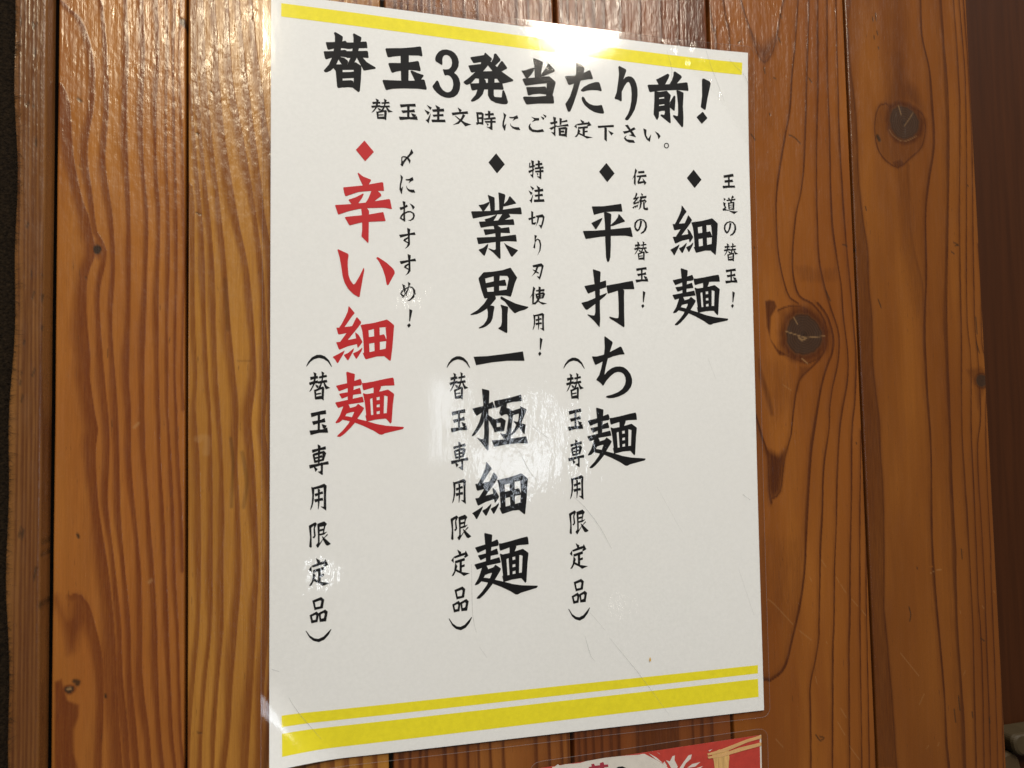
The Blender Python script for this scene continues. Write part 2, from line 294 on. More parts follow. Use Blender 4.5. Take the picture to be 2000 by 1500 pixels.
PITCH = 74.226; G0 = -134.67
PLANKS = [
[
('l',1.5,0.6,1.0,(-169.3,-190.7,-164.7,-139.9,-162.9,-119.6,-162.3,-99.2,-163.3,-78.8,-160.8,-58.8,-159.7,-38.8,-160.6,-18.9,-159.5,0.9,-158.7,13.0,-158.1,32.6,-157.5,52.1,-155.8,71.5,-154.0,90.8,-153.5,109.9,-151.7,129.1,-150.7,141.8,-147.0,188.7)),
('l',1.5,0.6,1.0,(-157.7,-192.7,-156.2,-141.0,-155.6,-120.3,-156.0,-99.7,-155.6,-79.3,-154.8,-59.1,-154.7,-39.0,-154.8,-19.0,-155.0,0.9,-154.2,13.1,-153.9,32.8,-152.3,52.3,-150.6,71.8,-150.2,91.1,-149.9,110.3,-147.7,129.6,-146.7,142.3,-143.0,189.4)),
('l',1.4,0.6,1.0,(-152.9,-193.6,-150.8,-141.7,-150.0,-121.0,-150.6,-100.2,-150.3,-79.7,-148.7,-59.4,-148.9,-39.1,-149.3,-19.0,-149.7,0.9,-149.6,13.2,-149.1,32.9,-147.8,52.6,-146.3,72.1,-145.2,91.6,-144.7,110.9,-143.7,130.1,-142.4,142.9,-137.9,190.3)),
('l',1.2,0.5,1.0,(-147.0,-194.6,-145.6,-142.4,-145.0,-121.5,-145.9,-100.6,-145.6,-80.0,-144.4,-59.6,-144.7,-39.3,-144.9,-19.1,-144.8,0.9,-144.5,13.3,-144.0,33.1,-142.7,52.8,-141.9,72.4,-141.1,91.9,-140.4,111.3,-139.6,130.6,-138.4,143.5,-133.8,191.0)),
('l',0.9,0.5,1.0,(-143.5,-195.2,-142.1,-142.8,-141.5,-121.9,-142.2,-101.0,-141.9,-80.3,-141.2,-59.8,-141.0,-39.4,-141.5,-19.1,-141.4,1.0,-141.4,13.3,-140.3,33.2,-139.3,53.0,-138.8,72.7,-137.7,92.2,-137.2,111.6,-136.5,131.0,-135.5,143.9,-131.8,191.4)),
('l',0.8,0.5,1.0,(-137.2,-196.3,-139.0,-143.2,-139.7,-122.1,-139.4,-101.2,-138.9,-80.5,-138.3,-59.9,-138.3,-39.5,-138.7,-19.2,-138.9,1.0,-138.4,13.4,-137.6,33.3,-136.4,53.2,-135.8,72.9)),
('l',0.7,0.5,0.8,(-135.5,-196.6,-136.9,-143.5,-137.5,-122.3,-136.9,-101.4,-136.1,-80.7,-135.8,-60.1,-135.6,-39.6,-136.0,-19.2,-136.2,1.0,-135.6,13.4)),
('l',1.6,0.6,1.0,(-217.8,-179.0,-175.7,-135.3,-172.3,-132.4,-169.4,-125.7,-167.4,-116.6,-166.9,-106.9,-167.3,-98.7,-168.9,-87.8,-169.2,-78.4,-168.0,-69.1,-166.8,-58.5,-165.8,-52.1,-164.6,-50.1,-162.7,-45.3,-162.9,-41.1,-164.5,-33.1,-164.9,-26.7,-164.4,-16.2,-163.1,0.9,-162.0,13.0,-161.3,23.4,-161.4,32.5,-161.8,44.1,-161.3,51.9,-159.1,71.2,-157.1,90.5,-156.3,109.6,-154.5,128.7,-153.8,141.4,-150.9,188.0)),
('l',3.2,0.6,0.95,(-178.2,-105.8,-175.8,-99.6,-174.3,-79.4,-171.3,-63.6,-169.4,-58.4,-168.1,-51.5,-167.2,-47.8,-167.3,-43.0,-168.8,-38.8,-169.9,-31.9,-169.5,-18.7,-168.3,-5.7,-168.5,0.8,-166.5,15.2,-165.5,20.4,-166.2,25.9,-165.9,38.8,-164.8,51.7,-161.9,71.0,-159.9,90.3,-158.8,109.4,-157.8,128.3,-156.8,141.0,-153.1,187.6)),
('l',2.2,0.6,1.0,(-171.5,79.2,-169.7,79.9,-167.6,83.1,-165.5,90.8,-163.5,100.1,-162.8,110.2,-162.9,125.2,-163.3,140.1,-164.4,185.6)),
('f',2.5,0,0.9,(-172.0,79.2,-170.6,78.8,-167.8,82.0,-166.9,88.2,-169.6,92.5,-171.4,98.3,-173.2,99.1,-174.1,94.0,-175.1,88.0,-176.9,82.8,-177.7,79.7,-177.3,79.3,-175.1,84.9,-174.0,87.6,-172.8,86.1)),
('f',0.6,0,0.95,(-177.4,108.7,-175.4,107.9,-174.6,111.9,-173.5,115.5,-171.2,116.8,-169.9,117.4,-170.0,121.4,-171.4,125.7,-171.3,134.1,-170.1,139.2,-173.3,141.7,-177.3,141.2)),
('k',1.41,1.74,1,(-165.1,-45.8)),
('f',0.8,0,0.7,(-165.1,-50.6,-162.7,-46.7,-162.4,-44.3,-164.5,-41.6,-166.9,-44.1,-166.9,-46.8)),
('k',1.52,1.3,1,(-172.9,111.7)),
('c',0.5,0,0.9,(-173.29,111.58,-172.64,111.47)),
('m',0.9,0,1,(-171.27,109.06,-170.13,109.43,-170.35,110.15)),
('m',0.6,0,0.8,(-171.85,-101.55,-170.9,-100.83)),
('m',0.4,0,1,(-161.36,114.88,-161.22,115.9)),
('m',0.5,0,1,(-170.78,57.48,-170.41,58.52)),
('m',1.6,0,1,(-136.22,-135.09,-134.94,-133.83)),
('m',0.3,0,0.6,(-168.73,-35.6,-168.82,-35.07)),
('c',0.5,0,0.5,(-152.48,19.72,-151.05,18.17)),
('c',0.6,0,0.5,(-147.2,76.21,-146.49,75.48)),
('c',0.3,0,0.5,(-171.88,-76.06,-170.22,-75.37))],
[
('l',2.2,0.7,1.0,(-128.9,-197.8,-125.7,-144.9,-124.7,-127.9,-123.9,-112.7,-121.6,-88.7,-117.5,-61.0,-113.6,-40.3,-111.8,-19.6,-111.0,1.1,-112.4,13.8,-112.7,20.9,-111.7,34.2,-110.7,54.5,-110.0,74.7,-110.8,89.3,-112.2,114.3,-113.5,133.8,-114.3,146.7,-117.1,194.0)),
('l',1.9,0.6,1.0,(-122.1,-199.0,-120.5,-145.6,-120.0,-128.5,-118.7,-111.5,-114.8,-89.2,-110.9,-64.1,-108.1,-40.5,-107.2,-19.6,-106.4,1.1,-107.3,13.9,-107.5,22.1,-106.0,34.4,-105.3,52.1,-106.5,95.0,-108.1,116.0,-109.7,147.3,-112.2,194.9)),
('l',1.9,0.7,1.0,(-132.3,-197.2,-129.8,-144.4,-129.1,-127.5,-128.3,-110.6,-125.7,-82.8,-123.4,-60.7,-121.4,-40.0,-120.0,-19.4,-118.3,1.1,-117.3,13.7,-117.6,34.0,-116.7,54.2,-116.4,74.2,-117.7,94.0,-119.2,113.5,-120.3,133.0,-121.8,145.7,-127.2,192.2)),
('l',1.5,0.6,1.0,(-133.3,-197.0,-132.4,-144.0,-132.1,-127.1,-131.4,-110.3,-129.3,-82.6,-127.1,-60.5,-125.6,-39.9,-125.1,-19.4,-124.5,1.0,-123.6,13.6,-122.6,33.8,-122.1,53.9,-122.5,73.8,-122.5,93.6,-124.0,113.0,-125.2,132.4,-125.7,145.2,-127.5,192.2)),
('l',1.3,0.6,1.0,(-133.8,-110.1,-131.3,-76.9,-129.9,-60.4,-128.9,-39.8,-128.4,-19.3,-127.6,1.0,-126.8,13.6,-126.3,33.7,-126.1,53.7,-126.2,73.5,-126.4,93.2,-128.2,112.6,-129.6,131.8,-129.9,144.6,-130.7,191.6)),
('l',1.5,0.6,0.9,(-133.3,-71.2,-132.6,-60.2,-132.5,-39.7,-132.3,-19.3,-131.6,1.0,-132.1,13.5,-130.8,33.5,-130.4,53.5,-130.3,73.3,-130.7,92.8,-132.3,112.2,-133.6,131.3,-134.0,144.1,-135.4,190.8)),
('l',1.9,0.6,1.0,(-120.6,-199.3,-116.6,-146.1,-115.3,-129.0,-113.5,-112.0,-109.1,-78.3,-107.3,-61.5,-105.2,-47.6,-104.5,-22.4,-104.1,16.3,-104.3,57.5,-103.9,95.2,-105.1,121.7,-107.2,147.7,-111.1,195.1)),
('l',1.9,0.6,1.0,(-115.8,-200.1,-111.8,-146.7,-110.5,-129.5,-108.3,-112.5,-106.4,-95.6,-104.3,-84.3,-102.8,-61.8,-102.5,-25.7,-101.9,53.0,-103.2,148.2,-103.9,196.3)),
('l',1.6,0.6,1.0,(-97.5,-203.3,-98.1,-148.4,-99.5,-5.8,-98.4,148.8,-98.1,197.4)),
('l',1.6,0.6,1.0,(-92.3,-204.2,-92.8,-149.1,-94.2,-5.8,-93.2,149.5,-92.9,198.3)),
('l',1.6,0.6,1.0,(-86.9,-205.2,-87.5,-149.8,-88.8,-5.8,-88.0,150.2,-87.7,199.2)),
('l',1.6,0.6,1.0,(-81.6,-206.1,-82.1,-150.4,-83.4,-5.8,-82.7,151.0,-82.5,200.1)),
('l',1.6,0.6,1.0,(-76.2,-207.0,-76.7,-151.1,-77.9,-5.8,-77.3,151.7,-77.2,201.1)),
('l',1.6,0.6,1.0,(-70.7,-208.0,-71.2,-151.8,-72.4,-5.8,-72.0,152.4,-71.8,202.0)),
('l',1.6,0.6,1.0,(-65.2,-209.0,-65.7,-152.5,-66.8,-5.9,-66.5,153.1,-66.4,203.0)),
('m',0.4,0,0.8,(-126.22,-108.56,-125.81,-107.76)),
('m',0.5,0,1,(-131.07,-91.9,-130.82,-91.64)),
('c',0.8,0,0.6,(-132.85,-95.65,-131.33,-95.22)),
('m',0.6,0,0.45,(-119.12,24.5,-118.37,32.62,-118.63,39.61,-118.9,50.33)),
('m',0.8,0,0.4,(-115.05,30.02,-113.53,40.89,-114.58,50.54)),
('m',0.3,0,0.8,(-131.3,-61.12,-129.78,-60.65)),
('m',0.3,0,0.7,(-130.86,131.66,-129.39,132.1)),
('c',1.5,0,0.35,(-130.71,24.47,-127.71,24.28,-127.71,29.64)),
('m',0.4,0,0.35,(-116.52,-4.67,-112.14,-4.79)),
('m',0.8,0,0.3,(-121.11,-35.91,-120.1,-16.7))],
[
('l',1.2,0.5,1.0,(-54.7,-211.9,-55.3,-154.9,-56.7,-5.9,-57.1,155.4,-57.2,205.6)),
('l',1.2,0.5,1.0,(-52.2,-212.4,-52.7,-155.3,-54.2,-5.9,-55.9,155.5,-56.4,205.7)),
('l',1.2,0.5,1.0,(-49.5,-212.8,-50.2,-155.6,-52.0,-5.9,-53.3,155.9,-53.7,206.2)),
('l',1.2,0.5,1.0,(-46.3,-213.4,-46.8,-156.0,-48.3,-5.9,-49.3,156.4,-49.7,206.9)),
('l',1.2,0.5,1.0,(-43.9,-213.8,-44.3,-156.3,-45.2,-5.9,-46.7,156.8,-47.2,207.4)),
('l',1.2,0.5,1.0,(-41.4,-214.3,-41.3,-156.7,-41.0,-5.9,-39.2,157.8,-38.6,208.9)),
('l',1.2,0.5,1.0,(-40.0,-214.5,-39.1,-157.0,-36.8,-5.9,-34.9,158.4,-34.3,209.6)),
('l',1.2,0.5,1.0,(-38.2,-214.8,-36.1,-157.4,-30.4,-5.9,-30.1,159.0,-30.1,210.4)),
('l',1.2,0.5,1.0,(-34.1,-215.6,-32.2,-157.9,-27.2,-5.9,-25.8,159.6,-25.3,211.2)),
('l',1.2,0.5,1.0,(-27.4,-216.7,-26.5,-158.6,-24.0,-5.9,-20.9,160.3,-20.0,212.2)),
('l',1.2,0.5,1.0,(-22.0,-217.7,-20.8,-159.4,-17.5,-5.9,-15.4,161.0,-14.8,213.1)),
('l',1.2,0.5,1.0,(-2.8,-221.1,-3.2,-161.6,-4.3,-6.0,-1.5,162.9,-0.6,215.6)),
('l',1.2,0.5,1.0,(2.1,-221.9,1.9,-162.3,1.3,-6.0,4.0,163.6,4.8,216.6)),
('l',1.2,0.5,1.0,(7.9,-223.0,7.6,-163.0,6.9,-6.0,9.3,164.4,10.0,217.5)),
('l',1.2,0.5,1.0,(12.0,-223.7,11.8,-163.5,11.5,-6.0,12.1,164.7,12.4,218.0))],
[
('l',1.4,0.5,0.9,(17.1,-224.6,16.8,-164.2,16.0,-6.0,16.8,165.4,17.1,218.8)),
('l',1.4,0.5,0.9,(20.1,-225.1,19.6,-164.5,18.4,-6.0,19.7,165.8,20.2,219.3)),
('l',1.4,0.5,0.9,(24.4,-225.9,23.7,-165.0,21.8,-6.0,22.9,166.2,23.2,219.9)),
('l',1.4,0.5,0.9,(28.0,-226.5,27.2,-165.5,25.3,-6.0,26.8,166.7,27.2,220.6)),
('l',1.4,0.5,0.9,(32.9,-227.4,32.1,-166.1,30.0,-6.0,31.3,167.3,31.7,221.4)),
('l',1.4,0.5,0.9,(38.2,-228.3,36.9,-166.7,33.5,-6.0,34.5,167.8,34.8,222.0)),
('l',1.4,0.5,0.9,(44.3,-229.4,44.3,-167.7,44.3,-6.0,42.9,168.9,42.5,223.3)),
('l',1.4,0.5,0.9,(55.2,-231.3,54.2,-169.0,51.5,-6.0,53.0,170.3,53.5,225.3)),
('l',1.4,0.5,0.9,(65.4,-233.1,64.3,-170.3,61.3,-6.1,61.3,171.4,61.3,226.7)),
('l',1.4,0.5,0.9,(75.0,-234.8,73.2,-171.4,68.7,-6.1,68.8,172.4,68.8,228.0)),
('l',1.4,0.5,0.9,(80.2,-235.7,78.4,-172.1,73.8,-6.1,73.2,173.0,73.0,228.8)),
('l',1.4,0.5,0.9,(84.2,-236.4,82.8,-172.6,79.3,-6.1,77.9,173.6,77.4,229.5)),
('f',1.5,0,0.7,(76.6,-173.0,86.3,-174.3,86.5,-6.1,68.7,-6.1)),
('f',2,0,0.7,(42.3,135.9,61.3,138.0,62.5,172.6,43.5,170.1))],
[
('l',0.7,0.5,0.9,(87.7,-237.2,105.1,-175.6,107.7,-166.3,111.1,-157.1,113.1,-149.7,116.7,-145.6,120.8,-150.5,123.8,-159.2,126.3,-169.9,128.6,-178.6)),
('f',3,0,0.75,(109.7,-159.7,113.1,-149.7,116.7,-145.3,120.8,-150.5,124.3,-160.7,120.3,-156.7,116.3,-152.8,113.3,-155.2)),
('l',0.8,0.35,1.0,(144.4,-245.8,136.4,-178.2,133.9,-156.9,131.7,-142.7,129.7,-125.1,126.4,-111.1,123.1,-97.1,120.5,-83.3,119.7,-73.1,120.1,-56.3,121.6,-46.2,123.9,-37.6,125.6,-34.3,129.7,-32.0)),
('l',0.8,0.4,1.0,(147.4,-246.3,142.4,-179.0,140.3,-150.5,138.2,-122.4,135.9,-98.0,133.3,-84.1,130.3,-73.7,127.8,-56.6,127.6,-45.1,130.3,-35.7,137.1,-32.1,142.3,-26.5,144.7,-19.7,143.5,-10.9,138.9,-4.8,133.3,-0.2,129.3,3.2,126.6,10.5,124.1,23.6,123.1,29.4,119.2,40.4,116.4,54.6,112.2,57.7)),
('l',0.8,0.35,1.0,(150.6,-246.8,147.4,-179.6,145.4,-137.0,142.9,-102.0,142.0,-74.3,142.0,-53.7,144.5,-40.1,147.2,-30.7,150.6,-20.5,151.2,-13.0,149.7,-2.8,146.5,7.3,144.4,17.4,143.5,27.4,140.0,44.4,138.3,64.2,136.2,83.7,133.9,116.1,133.4,122.5,131.2,131.9,128.1,142.5,127.7,153.9,126.8,179.1,124.6,236.8)),
('l',1.3,0.4,1.0,(140.2,-32.4,145.0,-26.5,147.9,-17.1,147.3,-9.6,143.8,-2.2,140.7,5.9,138.3,15.3,135.9,25.9,133.4,37.6,131.0,57.2,128.9,76.8,127.8,88.4,126.0,99.3,123.7,108.7,119.7,121.2,115.9,132.3,112.0,136.3,107.6,138.4,103.3,137.3,97.7,131.7)),
('l',0.8,0.35,1.0,(155.7,-247.7,152.7,-180.3,151.1,-144.6,150.6,-109.5,150.1,-74.7,151.9,-54.1,153.6,-40.4,154.1,-26.7,155.6,-9.6,154.9,4.0,151.5,17.5,149.4,27.5,147.4,44.7,145.3,71.1,143.5,90.8,141.9,116.8,140.7,129.6,138.0,180.6,134.9,238.7)),
('l',0.8,0.35,1.0,(159.6,-248.4,157.7,-180.9,156.8,-145.2,156.2,-109.9,156.9,-75.0,157.9,-54.3,158.8,-40.5,159.7,-19.9,160.2,-6.2,158.4,14.2,156.1,27.7,154.3,58.3,151.9,91.3,150.4,117.5,149.3,130.5,147.1,181.9,144.6,240.4)),
('l',0.7,0.3,1.0,(161.0,28.3,158.2,71.8,156.7,104.9,155.5,131.1,153.6,182.8,151.5,241.6)),
('l',0.6,0.3,1.0,(161.6,51.9,161.4,78.7,159.7,111.7,159.5,124.9,158.8,151.0,157.6,183.3,155.5,242.3)),
('l',0.5,0.3,1.0,(162.2,85.4,161.3,125.1,161.9,151.4,161.2,183.8,159.9,243.1)),
('l',0.9,0.5,1.0,(104.0,15.9,107.8,29.0,110.7,38.8,110.6,53.7,111.7,59.6)),
('f',2.2,0,1,(109.1,34.9,110.7,38.8,110.5,53.7,111.8,57.7,116.4,54.6,119.2,40.4,120.6,35.2,116.3,38.3,113.4,37.0)),
('f',0.6,0,0.95,(112.3,-32.6,114.6,-33.2,117.3,-32.7,118.2,-30.1,115.0,-25.4,114.0,-15.4,118.4,-9.5,122.5,-7.2,118.4,-7.8,114.5,-14.1,112.7,-20.7,112.5,-27.3)),
('l',0.7,0.5,0.9,(118.9,-28.4,122.4,-29.8,127.8,-30.8,133.8,-29.4,139.8,-25.1,142.8,-21.1,144.4,-14.3,142.2,-8.9,138.1,-5.5,133.4,-3.8,128.9,-5.2,122.1,-7.8,117.7,-9.8)),
('f',1.5,0,0.45,(120.0,-27.5,127.7,-30.3,135.3,-27.7,142.1,-22.4,144.1,-15.7,141.4,-8.9,134.3,-5.5,129.0,-6.8,121.5,-10.8,118.0,-17.4)),
('k',9.87,9.74,1,(132.1,-17.2)),
('c',0.22,0,0.6,(122.63,-18.68,128.65,-17.01,133.21,-15.91,137.87,-16.29,143.34,-16.67)),
('c',0.5,0,0.6,(129.37,-15.87,130.85,-14.75,133.2,-15.71)),
('c',0.25,0,0.6,(127.12,-25.23,128.89,-22.24)),
('c',0.3,0,0.6,(130.46,-6.18,133.42,-3.84)),
('f',1.2,0,0.6,(107.8,-6.1,109.8,0.4,113.1,10.3,114.9,20.2,112.7,20.1,110.1,10.3,107.5,1.7)),
('f',1,0,0.5,(128.8,-2.8,134.1,-2.2,132.4,1.2,129.2,4.5,127.8,9.8,126.7,8.5,128.2,1.8)),
('l',0.8,0.4,0.8,(79.1,-235.5,88.4,-173.3,90.7,-157.8,91.9,-148.3,89.9,-29.4,91.5,62.7)),
('l',0.8,0.4,0.8,(88.4,-237.2,96.1,-174.3,97.7,-161.1,98.8,-149.0,97.7,-29.5)),
('f',2,0,0.25,(128.6,-49.2,134.8,-50.1,140.9,-48.2,151.2,-49.2,150.1,-43.0,140.7,-42.1,131.4,-42.5)),
('m',0.32,0,0.9,(180.25,-177.27,180.48,-173.66)),
('m',0.32,0,0.9,(124.97,-158.29,125.66,-156.28)),
('m',0.32,0,0.9,(116.4,-143.17,116.75,-140.45)),
('m',0.32,0,0.9,(108.08,-110.64,110.23,-108.09)),
('m',0.32,0,0.9,(128.33,-111.9,131.38,-110.77,134.38,-108.24)),
('m',0.32,0,0.9,(121.41,-138.51,122.55,-138.28)),
('m',0.32,0,0.9,(140.58,-140.41,142.06,-138.46)),
('m',0.32,0,0.9,(118.37,-121.38,118.56,-120.37)),
('m',0.32,0,0.9,(155.4,-60.76,157.77,-60.16)),
('m',0.32,0,0.9,(145.16,-38.11,147.29,-33.38)),
('m',0.32,0,0.9,(107.6,-57.47,107.87,-56.81)),
('m',0.32,0,0.9,(126.26,-169.95,126.96,-168.29)),
('m',0.32,0,0.9,(103.07,-153.41,104.61,-154.61)),
('m',0.32,0,0.9,(158.18,33.6,158.39,34.28)),
('m',0.32,0,0.9,(129.9,164.98,132.17,167.81,134.11,166.78,131.89,165.87)),
('c',0.12,0,0.42,(136.8,87.03,138.94,90.45)),
('c',0.12,0,0.42,(144.09,95.39,145.68,97.8)),
('c',0.12,0,0.42,(146.39,98.97,149.15,102.99)),
('c',0.12,0,0.42,(152.11,106.17,155.07,109.37)),
('c',0.12,0,0.42,(157.32,111.53,159.16,113.99)),
('c',0.12,0,0.42,(107.66,102.33,111.2,105.16,120.4,114.88)),
('c',0.12,0,0.42,(123.26,117.69,129.78,122.78)),
('c',0.12,0,0.42,(137.31,124.13,138.02,125.17)),
('c',0.12,0,0.42,(141.63,160.67,145.16,166.87)),
('c',0.12,0,0.42,(109.36,164.32,112.84,168.2)),
('c',0.12,0,0.42,(147.58,172.32,152.28,178.71)),
('c',0.12,0,0.42,(130.91,138.94,131.51,142.21)),
('c',0.12,0,0.42,(120.02,6.09,124.44,8.77)),
('c',0.12,0,0.42,(129.98,94.38,131.02,96.4)),
('c',0.12,0,0.42,(143.47,154.45,146.31,159.29)),
('f',9,0,0.18,(109.8,-143.9,123.6,-145.3,120.7,-114.0,112.3,-113.4)),
('f',8,0,0.22,(107.8,-6.1,128.0,-2.8,125.7,13.8,114.0,23.4)),
('f',9,0,0.2,(105.9,75.4,126.6,76.6,123.4,115.1,106.4,113.7))],
[
('f',0.7,0,0.55,(162.6,-183.0,166.9,-183.6,164.0,-167.4,164.3,-149.5,165.9,-124.8,165.7,-96.5,167.0,-75.6,169.0,-58.2,168.9,-40.8,169.8,-26.9,169.1,-6.2,170.2,10.9,171.8,26.7,171.2,38.7,171.7,65.8,169.2,112.5,170.1,125.9,171.0,145.8,171.7,162.3,172.4,185.3,162.9,184.0,162.1,125.1,160.8,45.1)),
('l',0.5,1.6,0.8,(163.6,-167.3,163.9,-149.5,165.9,-124.8,165.7,-96.5,167.0,-75.6,169.0,-58.2,168.9,-40.8,169.8,-26.9,169.1,-6.2,170.2,10.9,171.5,24.6,171.2,38.7,171.7,65.8,169.2,112.5,169.3,112.5,170.1,125.9,171.0,145.8,171.7,162.3,172.4,185.3,174.3,245.6)),
('l',1.2,0.4,1.0,(208.5,-257.0,207.7,-187.3,207.5,-168.8,210.9,-152.2,211.7,-136.1,211.7,-114.1,207.6,-95.7,204.3,-77.5,203.1,-48.8,200.6,-20.4,200.2,7.7,200.7,28.7,200.4,46.5,199.0,80.9,199.3,101.4,198.9,94.6,199.9,118.5,201.4,149.0,201.5,175.9,202.3,189.3,206.2,251.3)),
('l',2.0,0.35,0.85,(218.8,-258.8,220.1,-188.9,220.5,-166.5,221.4,-144.4,220.5,-114.8,217.8,-78.2,213.9,-27.7,212.6,21.9,211.9,60.9,212.3,88.6,211.9,95.5,211.1,122.8,211.5,150.1,211.9,170.4,211.5,190.5,210.2,252.0)),
('l',0.9,0.3,0.85,(226.2,-260.1,228.2,-189.9,229.0,-160.0,228.5,-130.2,224.9,-78.5,222.6,-20.6,219.9,29.1,220.5,75.2,220.4,103.0,220.4,103.0,220.4,123.7,219.5,150.9,218.2,191.4,216.2,253.1)),
('l',0.6,0.3,1.0,(229.5,-260.7,231.8,-190.4,233.1,-153.0,231.6,-115.7,229.3,-78.7,226.5,-27.9,227.4,-6.3,225.5,29.2,225.2,68.5,224.3,110.2,224.7,124.0,224.7,144.6,222.9,192.1,220.6,253.8)),
('l',0.6,0.3,1.0,(233.0,-261.3,234.5,-190.7,235.3,-153.2,235.2,-115.9,233.3,-78.9,231.0,-27.9,231.8,-6.3,231.7,22.3,228.8,40.5,228.7,82.7,228.6,96.6,228.2,124.3,227.6,165.5,226.7,192.6,224.6,254.6)),
('l',0.5,0.3,1.0,(235.5,-64.4,235.9,-42.5,234.9,-13.6,237.3,-2.8,234.8,22.8,233.6,54.8,233.5,89.9,233.0,96.9,232.5,131.6,231.5,172.8,231.0,193.2,229.5,255.4)),
('l',0.5,0.3,1.0,(237.6,26.5,236.6,69.0,237.4,90.2,236.4,138.9,234.5,193.6,232.3,255.9)),
('l',2.0,0.5,0.35,(195.5,-102.1,194.7,-73.4,196.8,-57.1,200.2,-43.0,201.4,-27.5)),
('f',4,0,0.55,(184.0,-130.7,188.1,-144.0,191.5,-159.7,195.0,-160.0,196.7,-144.9,202.5,-141.1,206.2,-131.2,197.7,-133.4)),
('f',1.2,0,0.4,(185.7,-130.8,181.6,-131.9,178.0,-126.6,176.7,-118.6,177.9,-109.4,182.5,-103.3,189.1,-100.4,196.1,-105.0,204.2,-112.1,207.0,-122.5,205.2,-128.9,200.2,-131.4,192.7,-119.9)),
('l',0.6,0.5,1.0,(186.1,-130.5,184.1,-132.0,180.7,-131.1,178.0,-126.6,176.7,-118.6,177.9,-109.4,182.5,-103.3,189.1,-100.4,192.5,-101.9,196.1,-105.0,204.2,-112.1,207.0,-122.5,205.2,-128.9,200.2,-131.0)),
('f',0.6,0,0.8,(185.9,-102.9,191.0,-104.7,193.4,-102.7,189.9,-100.3,187.4,-100.8)),
('k',8.9,8.56,1,(194.2,-123.3)),
('c',0.2,0,0.35,(185.23,-118.93,187.43,-116.23,192.36,-113.74,196.67,-114.79,201.06,-116.95)),
('c',0.15,0,0.5,(199.86,-128.82,197.27,-125.33,194.07,-121.45)),
('c',0.25,0,0.5,(191.25,-131.68,192.69,-127.11)),
('m',1.1,0,1,(178.18,-115.14,179.09,-113.43)),
('k',3.73,3.22,1,(233.5,4.8)),
('f',1.5,0,0.5,(224.4,-0.6,233.3,-2.0,236.6,0.8,234.3,10.2,230.2,18.7,229.1,8.0)),
('m',0.33,0,0.9,(180.25,-177.27,180.48,-173.66)),
('m',0.33,0,0.9,(180.61,-168.24,180.93,-166.46)),
('m',0.33,0,0.9,(178.45,-174.87,178.6,-173.08)),
('m',0.33,0,0.9,(181.02,-160.32,181.21,-159.25)),
('m',0.33,0,0.9,(178.79,-165.49,178.88,-164.05)),
('m',0.33,0,0.9,(169.31,-79.88,169.79,-78.15)),
('m',0.33,0,0.9,(220.47,-64.51,223.46,-63.18,221.24,-62.73)),
('m',0.33,0,0.9,(218.87,-59.74,220.55,-58.72)),
('m',0.33,0,0.9,(174.28,-34.65,175.71,-30.86)),
('m',0.33,0,0.9,(231.79,-27.23,232.12,-18.58)),
('m',0.33,0,0.9,(231.4,-14.25,232.85,-9.22)),
('m',0.33,0,0.9,(215.84,87.09,215.99,91.6)),
('m',0.33,0,0.9,(183.75,112.38,184.54,115.81,183.8,118.76)),
('m',0.33,0,0.9,(209.8,156.68,210.23,163.48)),
('m',0.33,0,0.9,(206.92,162.42,207.38,168.53)),
('m',0.33,0,0.9,(224.71,130.57,226.78,132.14)),
('m',0.33,0,0.9,(230.98,-94.23,231.3,-93.51)),
('m',0.33,0,0.9,(162.22,-60.69,162.73,-57.93)),
('m',0.33,0,0.9,(189.33,93.91,189.46,94.6)),
('m',0.33,0,0.9,(217.35,164.98,217.6,167.72)),
('m',0.33,0,0.9,(227.41,168.88,227.66,171.64)),
('c',0.12,0,0.4,(196.6,97.48,199.59,96.32,203.4,95.9)),
('c',0.12,0,0.4,(177.7,133.22,187.62,144.88)),
('c',0.12,0,0.4,(186.86,158.11,190.0,153.47)),
('c',0.12,0,0.4,(226.57,115.21,227.52,116.67)),
('c',0.12,0,0.4,(213.38,146.9,214.5,145.31)),
('c',0.12,0,0.4,(189.75,178.69,191.48,177.25)),
('c',0.12,0,0.4,(197.27,176.99,196.35,178.54)),
('c',0.12,0,0.4,(234.0,108.5,234.8,109.61)),
('c',0.12,0,0.4,(213.15,116.51,213.51,117.57)),
('f',9,0,0.35,(189.9,-207.1,197.7,-208.2,197.3,-171.3,193.9,-141.7,186.3,-141.0,189.6,-170.4)),
('f',8,0,0.25,(189.8,-98.1,194.0,-98.4,198.8,-77.2,198.4,-55.8,201.8,-27.5,195.9,-27.4,191.6,-55.5))]]
wall = thing('plank_wall', kind='structure')
WM = [wood_material('varnished_pine_%d' % i, *c) for i, c in enumerate([((0.42, 0.165, 0.032), (0.135, 0.031, 0.0075), (0.33, 0.103, 0.019), 1.3), ((0.455, 0.205, 0.037), (0.17, 0.049, 0.01), (0.38, 0.16, 0.027), 2.7), ((0.3, 0.11, 0.023), (0.07, 0.016, 0.005), (0.21, 0.06, 0.014), 4.1), ((0.23, 0.07, 0.017), (0.058, 0.014, 0.0045), (0.145, 0.037, 0.01), 5.9), ((0.31, 0.103, 0.0155), (0.05, 0.0105, 0.0032), (0.2, 0.058, 0.0095), 7.7), ((0.24, 0.078, 0.0118), (0.046, 0.0105, 0.0032), (0.145, 0.042, 0.0075), 9.2)])]
gaps = [(.55, .5), (1.0, .8), (.8, .9), (.9, .75), (.75, .55), (.55, 0)]
